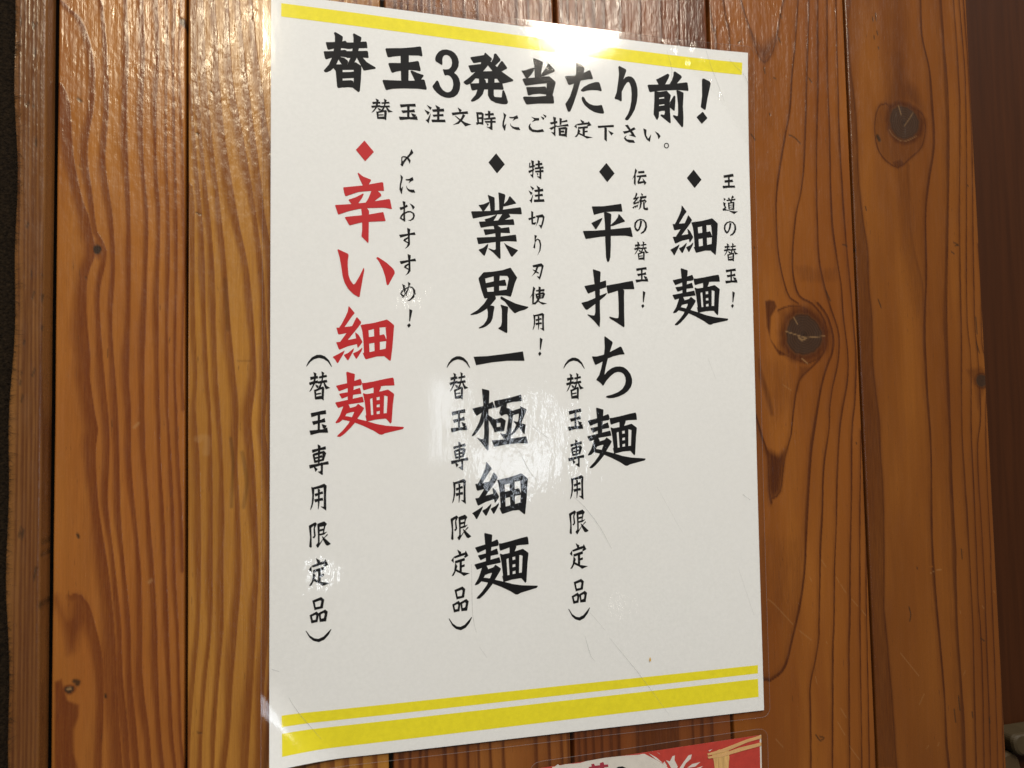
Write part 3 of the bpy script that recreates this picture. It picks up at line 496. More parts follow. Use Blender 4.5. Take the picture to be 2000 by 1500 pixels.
for i in range(6):
    X0 = G0+(i-1)*PITCH+gaps[i-1][1] if i else -178.5
    X1 = G0+i*PITCH-gaps[i][0]
    if i == 5: X1 = G0+5*PITCH-.3
    hidden = i in (2, 3)
    make_plank('plank', wall, i, X0, X1, PLANKS[i], WM[i], dx=.5 if hidden else .34, dy=1.6 if hidden else .6, hbase=(0, .15, -.1, .1, 0, -.12)[i])
# dark backing seen through the joints
bk = simple('joint_shadow_board', (.020, .014, .010), .9, .1)
newobj('backing_board', [V(-330, -260, -7), V(G0+5*PITCH-1, -260, -7), V(G0+5*PITCH-1, 260, -7), V(-330, 260, -7)], [(0, 3, 2, 1)], bk, wall)

# ------------------------------------------------------------------ trim board on the left, dark cloth over its edge
trim = thing('trim_board', 'narrow raised wooden trim board running down the left of the planks', 'trim')
TF = [('l', 0.5, 0.35, 0.8, (-187.8, -133.7, -187.5, -76.7, -187.0, -4.9, -187.0, 47.7, -187.2, 134.6)), ('l', 0.8, 0.35, 0.8, (-186.2, -133.9, -185.9, -76.8, -185.4, -4.9, -185.3, 47.8, -185.3, 134.9)), ('l', 0.6, 0.35, 0.8, (-185.1, -134.1, -184.8, -76.9, -184.3, -4.9, -184.1, 47.9, -184.1, 135.1)), ('l', 0.9, 0.35, 0.8, (-183.7, -134.2, -183.4, -77.0, -182.9, -4.9, -182.8, 47.9, -182.9, 135.2)), ('l', 0.6, 0.35, 0.8, (-182.5, -134.4, -182.3, -77.1, -181.8, -4.9, -181.6, 48.0, -181.7, 135.4)), ('l', 0.5, 0.35, 0.8, (-181.4, -134.5, -181.1, -77.1, -180.7, -4.9, -180.5, 48.0, -180.5, 135.6)), ('l', 0.5, 0.35, 0.8, (-180.6, -134.6, -180.3, -77.2, -179.9, -4.9, -179.1, 48.1, -178.6, 135.8)), ('m', 0.3009800096490486, 0, 0.8, (-185.0, -11.6, -185.4, -10.1)), ('m', 0.2148385035820019, 0, 0.8, (-187.6, -125.3, -187.6, -122.7)), ('m', 0.2690883021748337, 0, 0.8, (-179.7, -27.3, -180.1, -24.8)), ('m', 0.2807953025958253, 0, 0.8, (-185.4, 7.4, -185.9, 9.9)), ('m', 0.2977748957328294, 0, 0.8, (-183.0, -114.7, -183.1, -112.2)), ('m', 0.32970598101645077, 0, 0.8, (-185.7, 55.0, -186.4, 56.6)), ('m', 0.3502271927463071, 0, 0.8, (-180.8, 66.6, -181.0, 68.1)), ('m', 0.18399221505016722, 0, 0.8, (-179.3, 58.1, -179.3, 59.0)), ('m', 0.22525654960637634, 0, 0.8, (-180.0, -34.5, -180.3, -32.4)), ('m', 0.29606294824254975, 0, 0.8, (-184.4, -52.5, -185.1, -50.5)), ('m', 0.3977474112172038, 0, 0.8, (-181.0, 68.2, -181.4, 70.7)), ('m', 0.37617399612805913, 0, 0.8, (-184.8, 54.0, -185.2, 56.7)), ('m', 0.2933830880878212, 0, 0.8, (-182.3, -82.7, -182.4, -80.1)), ('m', 0.17212952327743208, 0, 0.8, (-185.5, 52.6, -186.1, 55.3)), ('m', 0.34219797181933614, 0, 0.8, (-184.7, -95.6, -185.4, -94.1)), ('m', 0.32961011936212903, 0, 0.8, (-186.2, 3.1, -186.4, 3.9)), ('m', 0.39962723634394415, 0, 0.8, (-179.4, 78.9, -179.6, 80.6)), ('m', 0.19934621410710485, 0, 0.8, (-186.0, 0.0, -186.3, 0.8)), ('m', 0.3669447584819306, 0, 0.8, (-183.2, -94.5, -183.4, -93.7)), ('m', 0.2651024082114762, 0, 0.8, (-179.1, 61.7, -179.4, 63.2)), ('m', 0.3050315338613155, 0, 0.8, (-182.0, -0.8, -182.7, 1.1)), ('m', 0.209408904866196, 0, 0.8, (-183.3, -35.5, -183.4, -33.2)), ('m', 0.15286437159105476, 0, 0.8, (-179.7, -16.5, -179.9, -14.6)), ('m', 0.30804513382402887, 0, 0.8, (-183.8, -124.2, -183.6, -122.1)), ('m', 0.23814424576026183, 0, 0.8, (-182.4, -28.1, -182.9, -25.9)), ('m', 0.3190050773718442, 0, 0.8, (-182.6, -123.9, -183.4, -122.9))]
make_plank('board', trim, 9, -215.0, -179.4, TF, wood_material('trim_wood', (.25, .108, .030), (.075, .021, .007), (.18, .068, .018), 11, .24), hbase=9.0, depth=9.0, bevel=1.1)

cl = NT('dark_cloth'); cl.b.inputs['Roughness'].default_value = .95; cl.b.inputs['Specular IOR Level'].default_value = .1
cc = cl.mix(cl.ramp(cl.noise(900, 3), .35, .75), (.006, .0036, .0018), (.022, .0135, .0065)); cl.L(cc, cl.b.inputs['Base Color'])
cl.L(cl.bump(cl.noise(1400, 3), 1, .0008), cl.b.inputs['Normal'])
cloth = thing('hanging_cloth', 'dark brown fuzzy cloth hanging over the far left edge of the trim board', 'cloth')
ysc = np.arange(-225, 226, 1.5); vv = []; ff = []
def cloth_edge(Y): return -188.9+.1*(Y+160)/300.0-.8*math.sin(Y/31.0)-.35*math.sin(Y/9.0)
for Y in ysc:
    e = cloth_edge(Y); f = 1.0+.35*math.sin(Y/40.0)
    for X, h in ((e, 9.15), (e-.2, 9.9), (e-.9, 10.6), (e-3, 11.0+.2*f), (e-9, 11.6+f*.6), (e-20, 12+f), (e-60, 12), (-330, 11)): vv.append(V(X, Y, h))
for r in range(len(ysc)-1):
    for c in range(7): a = r*8+c; ff.append((a, a+1, a+9, a+8))
newobj('panel', vv, ff, cl.m, cloth, True)
vv = []; ff = []
for k in range(5200):
    Y = random.uniform(-205, 205); e = cloth_edge(Y); L = random.expovariate(1/1.0)+.25; L = min(L, 4.2)
    st = random.uniform(-2.0, 0); ang = random.gauss(.1, .55); wd = random.uniform(.035, .10); h0 = 10.0+random.uniform(-.6, .7)
    x0 = e+st; dx_, dy_ = math.cos(ang), math.sin(ang); n = len(vv)
    cv = random.gauss(0, .25)
    p = [(x0+dx_*L*t-dy_*cv*t*t*L, Y+dy_*L*t+dx_*cv*t*t*L, h0+random.uniform(-.1, .3)*t) for t in (0, .5, 1)]
    for (a, b, c_), ww in zip(p, (wd, wd*.7, .01)): vv += [V(a+dy_*ww, b-dx_*ww, c_), V(a-dy_*ww, b+dx_*ww, c_)]
    ff += [(n, n+1, n+3, n+2), (n+2, n+3, n+5, n+4)]
fz = newobj('fuzz', vv, ff, simple('fuzz_fibre', (.016, .010, .006), .9, .1), cloth); fz['kind'] = 'stuff'

# ------------------------------------------------------------------ recessed dark panel on the right and the pale object in its corner
side = thing('side_panel', 'plain dark reddish brown panel set back to the right of the planks', 'panel')
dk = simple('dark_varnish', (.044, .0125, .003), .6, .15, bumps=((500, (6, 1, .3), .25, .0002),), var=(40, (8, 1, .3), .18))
XR = G0+5*PITCH
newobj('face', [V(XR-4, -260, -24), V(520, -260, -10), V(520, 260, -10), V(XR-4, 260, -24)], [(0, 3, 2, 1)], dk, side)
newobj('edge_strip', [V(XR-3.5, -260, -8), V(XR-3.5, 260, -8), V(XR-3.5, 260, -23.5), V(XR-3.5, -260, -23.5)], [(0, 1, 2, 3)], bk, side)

def rounded_slab(name, P, h0, h1, mat, parent, bev=.8):
    """a rounded plate from an outline in mm, with thickness and an eased rim"""
    n = len(P); cx = sum(p[0] for p in P)/n; cy = sum(p[1] for p in P)/n
    vv = []; rings = ((0, h0), (0, h1-bev), (.3, h1-bev*.35), (1.0, h1))
    for ins, h in rings:
        for x, y in P:
            d = math.hypot(x-cx, y-cy); k = max(0, 1-ins*bev/d); vv.append(V(cx+(x-cx)*k, cy+(y-cy)*k, h))
    ff = [(r*n+i, r*n+(i+1) % n, (r+1)*n+(i+1) % n, (r+1)*n+i) for r in range(3) for i in range(n)]
    ff.append(tuple(range(3*n, 4*n)))
    return newobj(name, vv, ff, mat, parent, False)
pale = simple('pale_piece', (.050, .032, .012), .6, .4, var=(60, (1, 1, 1), .2))
corner = thing('unidentified_piece', 'small pale beige rounded piece beside the plank edge at bottom right', 'unidentified')  # object not identified, shape is only approximate
def rr(x0, y0, x1, y1, r, k=6, sk=0):
    out = []
    for cx, cy, a0 in ((x1-r, y0+r, -90), (x1-r, y1-r, 0), (x0+r, y1-r, 90), (x0+r, y0+r, 180)):
        for i in range(k+1):
            a = math.radians(a0+90*i/k); x, y = cx+r*math.cos(a), cy+r*math.sin(a); out.append((x+sk*(y-y0), y))
    return out
rounded_slab('cap', rr((249.0, 183.5)[0], (249.0, 183.5)[1], (249.0, 183.5)[0]+30, (249.0, 183.5)[1]+11, 4.5, sk=.25), -20, -8, pale, corner, 2.0)
rounded_slab('arm', rr((249.0, 183.5)[0]-3, (249.0, 183.5)[1]+10, (249.0, 183.5)[0]+7, (249.0, 183.5)[1]+40, 4, sk=.3), -22, -12, simple('pale_arm', (.055, .032, .012), .6, .4), corner, 1.5)

# ------------------------------------------------------------------ laminated notice
QC = [(-103.87, -149.79), (106.21, -147.64), (103.32, 150.53), (-105.77, 146.73)]   # paper corners TL TR BR BL
def bil(u, v):
    a, b, c, d = QC
    return ((1-u)*(1-v)*a[0]+u*(1-v)*b[0]+u*v*c[0]+(1-u)*v*d[0], (1-u)*(1-v)*a[1]+u*(1-v)*b[1]+u*v*c[1]+(1-u)*v*d[1])
CRA, CRB = ((-105.61, 114.41), (-76.93, 148.09)); TRA, TRB = ((63.57, -148.75), (106.16, -94.03))
def beyond(A, B, C, X, Y):   # distance past line A-B towards the corner C
    dx, dy = B[0]-A[0], B[1]-A[1]; L = math.hypot(dx, dy)
    nx, ny = -dy/L, dx/L
    if (C[0]-A[0])*nx+(C[1]-A[1])*ny < 0: nx, ny = -nx, -ny
    return (X-A[0])*nx+(Y-A[1])*ny, nx, ny
def surf(X, Y, off=0.0):
    """sheet surface: slight waviness, the creased lower-left corner and the curled upper-right one"""
    h = 1.0+.20*math.sin(X/38.0+Y/61.0)+.14*math.sin(X/23.0-Y/47.0+1.3)+.06*math.sin(Y/19.0+X/90.0)
    d, nx, ny = beyond(CRA, CRB, QC[3], X, Y)
    if d > 0:
        th = math.radians(15); d = d-4.0*(1-math.exp(-d/4.0)); h += d*math.sin(th)+.006*d*d
        X -= nx*d*(1-math.cos(th)); Y -= ny*d*(1-math.cos(th))
    d, nx, ny = beyond(TRA, TRB, QC[1], X, Y)
    if d > 0: h += .0014*d*d+.01*d
    return V(X, Y, h+off)
def grid(fn, nx, ny, name, mat, parent, off, x0=0, x1=1, y0=0, y1=1):
    vv = [surf(*fn(x0+(x1-x0)*i/nx, y0+(y1-y0)*j/ny), off) for j in range(ny+1) for i in range(nx+1)]
    ff = [(j*(nx+1)+i, (j+1)*(nx+1)+i, (j+1)*(nx+1)+i+1, j*(nx+1)+i+1) for j in range(ny) for i in range(nx)]
    return newobj(name, vv, ff, mat, parent, True)
sign = thing('laminated_notice', 'large laminated white notice with yellow bars and Japanese noodle refill text taped to the planks', 'notice')
pq = NT('white_paper'); c_ = pq.mix(pq.ramp(pq.noise(700, 3, (1, 1, 1), .6), .3, .7), (.79, .80, .785), (.84, .85, .835))
c_ = pq.mix(pq.ramp(pq.noise(9, 3, (1, 1, 1), .6, off=4), .35, .7, 0, .5), c_, (.82, .825, .81))
pq.L(c_, pq.b.inputs['Base Color']); pq.b.inputs['Roughness'].default_value = .7; pq.b.inputs['Specular IOR Level'].default_value = .2
grid(bil, 84, 118, 'paper', pq.m, sign, 0)
INK = {'k': simple('black_ink', (.006, .006, .007), .6, .15), 'r': simple('red_ink', (.52, .014, .019), .55, .3)}
YEL = simple('yellow_ink', (.84, .745, .022), .6, .3, var=(500, (1, 1, 1), .05))
for bar in [[(-100.12, -146.21), (103.34, -142.87), (102.98, -137.17), (-100.14, -140.81)], [(-101.26, 128.67), (101.06, 130.64), (100.91, 134.28), (-101.28, 132.69)], [(-101.19, 134.97), (100.81, 136.62), (100.84, 144.47), (-101.23, 142.74)]]:
    n = 60; (ax, ay), (bx, by), (cx, cy), (dx_, dy_) = bar   # TL TR BR BL
    vv = []
    for i in range(n+1):
        t = i/n
        for s in range(5):
            u = s/4; tx = ax+(bx-ax)*t; ty = ay+(by-ay)*t; lx = dx_+(cx-dx_)*t; ly = dy_+(cy-dy_)*t
            vv.append(surf(tx+(lx-tx)*u, ty+(ly-ty)*u, .03))
    newobj('yellow_bar', vv, [(i*5+s, i*5+s+1, (i+1)*5+s+1, (i+1)*5+s) for i in range(n) for s in range(4)], YEL, sign, True)

GLYPHS = {
'kae':(2055.0,2418.0,[(92,492,431,450,733,391,864,343,924,412,972,686,891,674,690,671,409,722,199,802,150,755),(894,415,1177,388,1482,322,1666,287,1707,318,1735,560,1398,602,1134,643,972,686),(6,876,388,824,851,721,931,775,928,1040,848,1027,707,1021,326,1104,97,1202,57,1143),(891,775,1397,714,1724,668,1754,707,1778,965,1537,975,1050,1038,908,1053),(410,73,475,34,755,181,770,232,732,438,680,739,677,1035,596,1138,504,1348,383,1529,282,1633,142,1717,63,1729,0,1662,205,1400,326,1114,409,748,451,448,450,195),(627,1040,808,1053,948,1154,967,1237,926,1325,705,1338,586,1150),(1156,61,1191,0,1484,130,1500,171,1462,335,1388,620,1303,1011,1210,1211,966,1342,946,1281,1050,1038,1134,690,1177,388,1179,176),(1303,1000,1537,965,1698,1139,2055,1326,2044,1380,1572,1509,1512,1392),(484,1371,745,1344,737,2281,556,2320,521,2271,472,1625,383,1529,423,1461),(464,1363,966,1300,1250,1186,1483,1321,1471,1481,472,1589),(1177,1500,1488,1394,1456,1927,1411,2375,1360,2418,1119,2245,1172,2018),(722,1652,1064,1611,1186,1578,1183,1848,720,1915),(719,1995,1082,1947,1162,1981,1170,2251,958,2246,717,2288)]),
'tama':(1808.0,1978.0,[(131,271,165,235,849,151,1304,62,1550,0,1601,29,1647,371,1620,421,1494,396,1088,431,744,489,493,541,251,606,210,571),(744,459,1088,422,1057,1512,756,1541),(243,873,273,835,748,789,1093,719,1440,624,1490,648,1570,1003,1544,1049,1375,1035,1080,1041,744,1117,552,1170,410,1236,360,1203),(1135,1091,1198,1053,1458,1144,1669,1189,1685,1234,1599,1355,1555,1446,1318,1486,1294,1411),(0,1607,33,1564,747,1525,1318,1469,1658,1375,1722,1404,1808,1759,1779,1808,1449,1793,860,1837,410,1897,161,1978,120,1948)]),
'three':(1181.0,2056.0,[(135,447,181,290,290,136,442,32,637,0,831,34,981,127,1087,280,1138,473,1113,673,1034,834,924,966,1052,1051,1137,1196,1181,1411,1151,1655,1060,1860,906,1994,711,2056,518,2052,326,1983,178,1877,52,1737,0,1634,175,1378,218,1363,270,1412,332,1602,437,1744,564,1819,672,1820,781,1755,848,1640,883,1462,864,1289,801,1164,705,1097,619,1090,554,1123,512,1084,461,914,451,861,580,859,710,824,809,715,848,547,825,396,740,274,633,230,536,252,470,324,435,459,444,611,421,696,155,554)]),
'hatsu':(2164.0,2188.0,[(303,310,337,274,902,125,925,45,959,8,1239,233,1238,289,1105,492,855,827,496,1194,339,1386,184,1478,97,1486,0,1401,12,1356,255,1152,501,907,750,528,774,437,442,527),(210,651,750,524,789,812,501,896,358,944,315,904),(1053,342,1218,391,1416,548,1635,748,2164,1063,2156,1120,1692,1276,1536,1225,1255,782,1049,537),(1337,34,1382,0,1438,7,1612,227,1611,283,1371,542,1207,392,1300,227),(1644,302,1701,296,1904,565,1885,611,1635,759,1402,683,1448,600,1598,373),(744,850,1278,773,1658,757,1517,1082,694,1168,452,1166),(662,1134,839,1116,959,1215,967,1369,657,1399),(1049,1095,1339,1067,1334,1333,1044,1361),(273,1414,1671,1223,1731,1535,1307,1568,885,1602,575,1649,377,1712,323,1651),(598,1625,885,1597,814,1825,657,2015,456,2154,324,2188,293,2136,505,1875),(1040,1572,1296,1558,1291,1824,1323,1888,1635,1881,1663,1590,1731,1550,1796,1689,1911,2067,1853,2150,1651,2168,1362,2139,1142,2037,1035,1848)]),
'tou':(1536.0,2072.0,[(537,53,573,0,950,112,990,164,905,534,890,694,932,893,598,926,588,341),(0,615,160,588,529,426,597,442,572,546,453,738,278,930,198,920,88,729),(1214,174,1272,180,1532,459,1508,507,981,764,865,764,914,646,1081,426),(42,981,106,947,588,859,980,775,1259,736,1532,947,1535,1015,1403,1502,1127,1415,1159,1051,742,1125,191,1257,146,1217),(1135,1053,1536,992,1390,1526,1400,1616,1444,1883,1416,1919,1080,1938,1089,1532),(201,1312,739,1254,1074,1199,1107,1282,1147,1553,801,1541,502,1598,318,1671,273,1653),(47,1786,100,1736,614,1700,1076,1619,1424,1591,1445,1871,1416,1919,722,1982,218,2072,173,2042)]),
'ta':(1795.0,2249.0,[(16,695,59,668,520,595,879,449,1145,295,1204,312,1314,646,1289,688,1098,707,739,806,404,976,213,1058,156,1023),(551,24,606,0,910,182,932,237,878,472,713,877,559,1372,406,1796,281,2102,219,2221,160,2249,102,2209,0,1900,77,1803,224,1562,376,1138,454,857,520,576,550,345),(733,1218,874,1068,1140,904,1430,796,1586,787,1632,857,1713,1137,1687,1197,1515,1167,1252,1180,1012,1226,844,1294,750,1274),(754,1582,803,1504,874,1525,976,1698,1116,1800,1305,1852,1496,1846,1678,1795,1712,1838,1795,2129,1763,2190,1582,2194,1344,2157,1109,2052,900,1888,786,1716)]),
'ri':(1104.0,2450.0,[(216,63,262,0,576,131,594,199,460,561,394,916,349,1199,337,1571,299,1620,168,1552,10,1531,0,1474,104,1222,193,704,240,351),(444,609,541,495,690,429,837,442,957,536,1050,713,1104,965,1102,1268,1047,1599,938,1935,783,2203,629,2413,555,2450,482,2433,455,2382,613,2148,719,1884,791,1529,813,1225,797,924,741,755,682,691,607,733,479,908,388,1102,338,1154,385,801)]),
'mae':(2011.0,2569.0,[(419,462,490,436,1003,139,1090,183,1048,329,860,654,782,733,556,719),(1291,32,1376,0,1675,172,1698,253,1446,550,1314,681,1036,673,1196,433,1285,187),(0,773,43,738,1038,625,1446,550,1908,453,1972,476,2011,805,1984,855,1690,847,1409,862,800,938,422,1002,120,1078,71,1035),(327,988,571,1023,550,1272,508,2167,429,2315,391,2313,249,2073,306,1482),(370,1054,825,960,926,931,1122,1125,1120,1184,790,1231,537,1292,336,1339),(794,1108,1121,1149,1061,1414,1058,1885,1079,2389,1039,2432,597,2125,587,2067,638,2044,763,2064,804,1954,788,1674),(510,1351,813,1300,830,1557,501,1622),(500,1676,815,1612,819,1871,668,1877,491,1946),(1073,1436,1274,1123,1344,1140,1341,1388,1288,1818,1249,1840,1052,1697),(1397,863,1536,873,1750,948,1755,1019,1702,1592,1711,2065,1683,2516,1617,2569,1190,2086,1218,2017,1393,2068,1432,2041,1452,1851,1459,1496,1427,1097)]),
'exclaim':(762.0,2127.0,[(328,63,377,5,429,0,762,140,760,212,577,925,467,1436,414,1465,237,1361,226,1314,308,830),(320,1549,538,1824,516,1861,247,2127,0,1846,14,1809)]),
'karai':(2237.0,2823.0,[(890,19,920,0,1110,140,1423,246,1412,299,1288,516,1106,527,988,284),(324,626,1066,508,1330,446,1871,316,1901,352,1934,676,1652,682,1286,720,923,777,420,979,391,943,342,760),(519,1112,800,1003,1103,823,1123,859,1061,1009,898,1247,637,1282),(1439,674,1673,681,1794,789,1830,871,1525,1129,1281,1226,1190,1210,1304,1016),(0,1354,597,1284,1221,1187,1546,1117,2139,989,2170,1030,2237,1383,2217,1401,1930,1358,1239,1411,916,1464,515,1578,135,1732,112,1702),(1017,1407,1239,1405,1329,1515,1315,1870,1304,2494,1295,2785,1275,2823,1016,2568,1048,2298,1054,1779),(377,1833,413,1807,994,1719,1337,1660,1867,1539,1897,1558,1981,1889,1965,1900,1314,1963,991,2010,569,2138,530,2105)]),
'i':(2239.0,1884.0,[(0,16,34,0,399,159,434,215,400,442,395,648,421,1016,489,1219,607,1390,667,1358,849,1044,1003,720,1033,719,1036,812,968,1164,873,1702,851,1866,801,1884,603,1770,406,1570,270,1328,193,1064,146,697,81,310),(1511,299,1542,257,1593,259,1926,472,2169,693,2239,815,2238,899,1987,1364,1946,1385,1912,1355,1858,1035,1760,727,1621,441)]),
'hoso':(2415.0,2258.0,[(633,0,682,30,875,271,738,437,477,828,418,889,260,861,340,748,500,441,601,215),(158,852,260,861,477,828,814,783,892,1006,554,1071,258,1135,219,1105),(927,454,957,423,1118,615,1114,666,1013,821,591,1345,412,1478,275,1449,514,1112,754,804),(142,1429,295,1418,571,1345,919,1275,1086,1453,986,1495,609,1588,273,1732,243,1702),(875,1027,1010,1127,1157,1391,1156,1432,985,1658,965,1637,937,1454,909,1251),(0,2016,271,1874,473,1751,439,1863,209,2258,170,2248,93,2106),(428,1934,606,1852,830,1658,815,1760,764,1862,614,2136,574,2146),(784,1872,1003,1769,1160,1626,1143,1738,1001,1983,931,2089,901,2081),(1083,728,1133,748,1413,775,1401,939,1418,1226,1425,1492,1432,1819,1441,1921,1221,1922,1188,1248,1151,942),(1103,738,1615,649,2000,545,2133,502,2284,619,2415,731,2414,793,2068,812,1835,836,1613,896,1391,950,1151,942),(2068,798,2108,838,2131,622,2415,742,2379,1155,2332,1651,2265,2155,2225,2165,2004,1981,2068,1652,2104,1240),(1613,834,1839,831,1840,1858,1632,1859),(1388,1226,1630,1183,1852,1140,2004,1097,2044,1158,2103,1323,2092,1374,1829,1407,1627,1445,1416,1482),(1162,1850,1442,1815,1845,1725,2088,1672,2290,1754,2245,2145,2034,1981,1721,1992,1299,2105,1259,2084)]),
'men':(2667.0,2546.0,[(437,26,467,0,772,88,772,149,729,543,684,1048,683,1169,486,1167,490,683,469,441),(40,548,473,451,750,361,989,278,1047,424,1016,536,709,574,491,643,156,771),(155,861,499,804,727,715,965,630,1023,870,705,911,488,975,261,1063),(0,1205,487,1106,704,1059,1061,982,1115,1205,505,1288,327,1356,111,1423),(328,1326,505,1268,582,1420,443,1649,303,1868,165,1985,28,2018,9,1982,167,1745,267,1485),(562,1430,800,1363,880,1263,1120,1438,1056,1559,875,1818,734,2037,575,2214,357,2430,200,2546,83,2543,73,2503,300,2288,498,2052,638,1793,739,1574,581,1601,443,1649,464,1489),(383,1738,618,1783,894,1869,1250,1966,1588,2075,1989,2154,2657,2215,2667,2240,2626,2300,1925,2447,1804,2505,1704,2493,1485,2346,1089,2145,735,1997,499,1932,264,1877),(1037,444,1146,449,1507,386,2011,277,2265,237,2294,330,2316,545,2292,555,1907,563,1484,631,1104,739,1074,688),(1485,570,1786,582,1775,653,1662,897,1481,915,1493,732),(1073,840,1202,888,1440,1037,1349,1081,1366,1341,1382,1716,1471,1829,1210,1976,1163,1763,1193,1702,1139,1196),(1083,850,1202,888,1502,844,1804,776,2057,713,2288,883,2297,934,2043,993,1943,951,1721,1000,1600,1019,1419,1057,1130,1094),(1440,1017,1610,1019,1602,1710,1472,1758),(1725,979,1902,961,1874,1674,1723,1702),(2044,901,2298,904,2242,1312,2183,2026,2132,2069,1972,1879,1995,1635,2032,1105),(1589,1140,1740,1118,1738,1291,1587,1313),(1586,1419,1736,1401,1735,1555,1584,1583),(1153,1732,1382,1722,1613,1685,1975,1651,2176,1720,2172,2046,1962,1869,1610,1892,1190,1975,1201,1905)]),
'gyou':(2190.0,2827.0,[(717,130,1018,236,1024,515,1018,798,831,830,804,505),(1182,0,1454,65,1486,118,1423,493,1362,748,1207,767,1203,396),(314,597,551,541,790,419,781,528,567,822,501,869,416,722),(1652,152,1691,139,1966,431,1409,603,1389,517,1571,332),(0,873,809,814,1385,725,2142,581,2167,672,2190,880,2140,889,1626,898,1115,946,673,1033,70,1178,40,1044),(561,1180,803,1103,1115,935,1091,1012,932,1259,624,1296),(1337,913,1626,898,1695,1014,1442,1158,1108,1294,976,1279,1154,1194),(319,1289,625,1263,1442,1158,1818,1107,1861,1356,1438,1376,1105,1414,664,1489,401,1549,360,1417),(513,1604,992,1571,1302,1513,1625,1455,1658,1715,1232,1719,988,1756,581,1849),(215,1963,1008,1896,1251,1874,1909,1763,1947,2063,1535,2058,1025,2118,284,2240),(940,1411,1106,1403,1269,1504,1252,1809,1221,2245,1228,2797,1176,2827,907,2560,695,2406,746,2394,953,2461,1019,2426,1031,2036,1011,1711),(279,2472,494,2382,706,2190,692,2331,554,2703,510,2715),(1374,2130,1531,2232,1995,2427,1744,2703,1688,2709,1613,2577)]),
'kai':(2493.0,2762.0,[(589,231,950,199,1391,120,1748,0,1899,223,2028,415,2016,459,1660,469,1607,356,1254,362,990,398,638,498,366,506,378,474),(366,496,649,487,678,669,737,1032,797,1288,622,1335,580,1272,477,953),(1647,361,2028,415,1911,678,1815,1006,1733,1235,1525,1121,1562,926,1660,469),(1017,358,1281,350,1248,675,1234,1149,1008,1155),(667,686,1012,600,1272,560,1504,512,1565,774,1245,783,1007,828,696,887),(726,1048,1010,1030,1241,981,1551,930,1791,1093,1733,1235,1524,1186,1281,1187,930,1221,611,1335),(776,1246,1062,1196,1103,1320,857,1609,657,1784,481,1894,263,1993,14,2029,0,1998,310,1811,597,1528),(1285,1245,1336,1222,1587,1357,1938,1512,2204,1582,2493,1642,2470,1685,2334,1764,2087,1833,1907,1923,1863,1913,1668,1701,1474,1446,1289,1331),(702,1729,868,1608,1009,1638,1026,1691,982,1885,933,2164,843,2337,688,2467,534,2544,350,2582,339,2546,536,2426,670,2254,727,2103,738,1889),(1278,1568,1613,1658,1574,1982,1554,2735,1514,2762,1166,2579,1171,2551,1277,2481,1325,2309,1336,1771)]),
'ichi':(2162.0,575.0,[(0,224,562,202,1438,93,2104,0,2162,392,1432,392,774,457,101,575)]),
'goku':(2376.0,2546.0,[(460,0,761,72,777,126,751,612,724,865,718,1181,729,1708,692,2526,649,2546,418,2246,208,2000,357,2056,485,2080,521,1913,531,1388,508,861,503,545),(41,812,511,714,751,612,904,533,996,795,746,844,441,986,224,1119,172,1045),(442,965,572,904,590,1073,498,1408,321,1677,124,1903,27,1947,0,1911,171,1653,327,1363),(698,1075,976,1270,1063,1272,993,1503,946,1713,737,1329,694,1286),(955,1270,1061,1388,1056,1652,955,1818,905,1606),(965,1280,1260,1201,1450,1332,1431,1406,1223,1417,1060,1434,940,1459),(1218,1380,1450,1332,1358,1775,1053,1778,955,1818,948,1597,1057,1593,1214,1571),(965,509,1319,450,1760,359,2115,256,2165,535,1711,571,1491,632,1270,725,1039,817,997,742),(1271,661,1513,601,1487,813,1585,825,1748,945,1766,1094,1691,1560,1636,2099,1373,2103,1182,1845,1334,1880,1443,1872,1492,1619,1567,1175,1504,1068,1394,1077,1262,1148,1166,1020),(1715,944,1881,883,2070,832,2061,741,2357,890,2322,954,2112,1441,1952,1693,1794,1859,1638,1961,1640,1909,1821,1648,1982,1311,2010,1045,1766,1115),(1739,1338,1958,1406,2134,1463,2288,1509,2287,1551,2234,1912,2201,1901,2019,1652,1868,1489),(834,2131,1351,2102,1724,2070,2299,1995,2324,2085,2376,2299,2337,2298,1939,2277,1391,2315,932,2403)]),
'hira':(2320.0,2617.0,[(439,193,982,155,1414,79,1821,0,1869,351,1526,357,1094,402,806,474,531,562),(998,430,1094,402,1319,470,1341,526,1305,958,1279,1864,1240,2384,1187,2555,1126,2617,1075,2558,1037,2391,1023,1649,1030,971),(396,923,630,810,915,665,923,705,793,937,620,1189,585,1184),(1672,475,1704,466,1991,777,1703,882,1412,998,1303,1015,1305,958,1514,767,1652,589),(0,1289,547,1253,1023,1197,1624,1113,2231,1023,2264,1140,2320,1446,2279,1454,1977,1408,1303,1445,777,1513,124,1637)]),
'u':(2482.0,2510.0,[(571,0,906,90,929,134,876,740,851,1633,847,2190,815,2501,791,2506,552,2238,266,1988,290,1965,441,2007,593,2011,633,1860,651,1192,631,635),(159,747,643,645,881,561,1168,468,1171,777,873,863,635,947,326,1077),(0,1472,294,1400,674,1236,865,1142,1176,1018,1199,1034,1101,1159,811,1389,619,1526,284,1766,225,1774,168,1735),(1173,698,1713,594,2416,450,2448,585,2482,822,1945,842,1704,909,1234,1055),(1705,875,1945,842,2004,890,1984,1161,1969,1836,1964,2465,1932,2510,1544,2269,1310,2138,1260,2072,1289,2045,1549,2112,1687,2110,1709,1953,1718,1392)]),
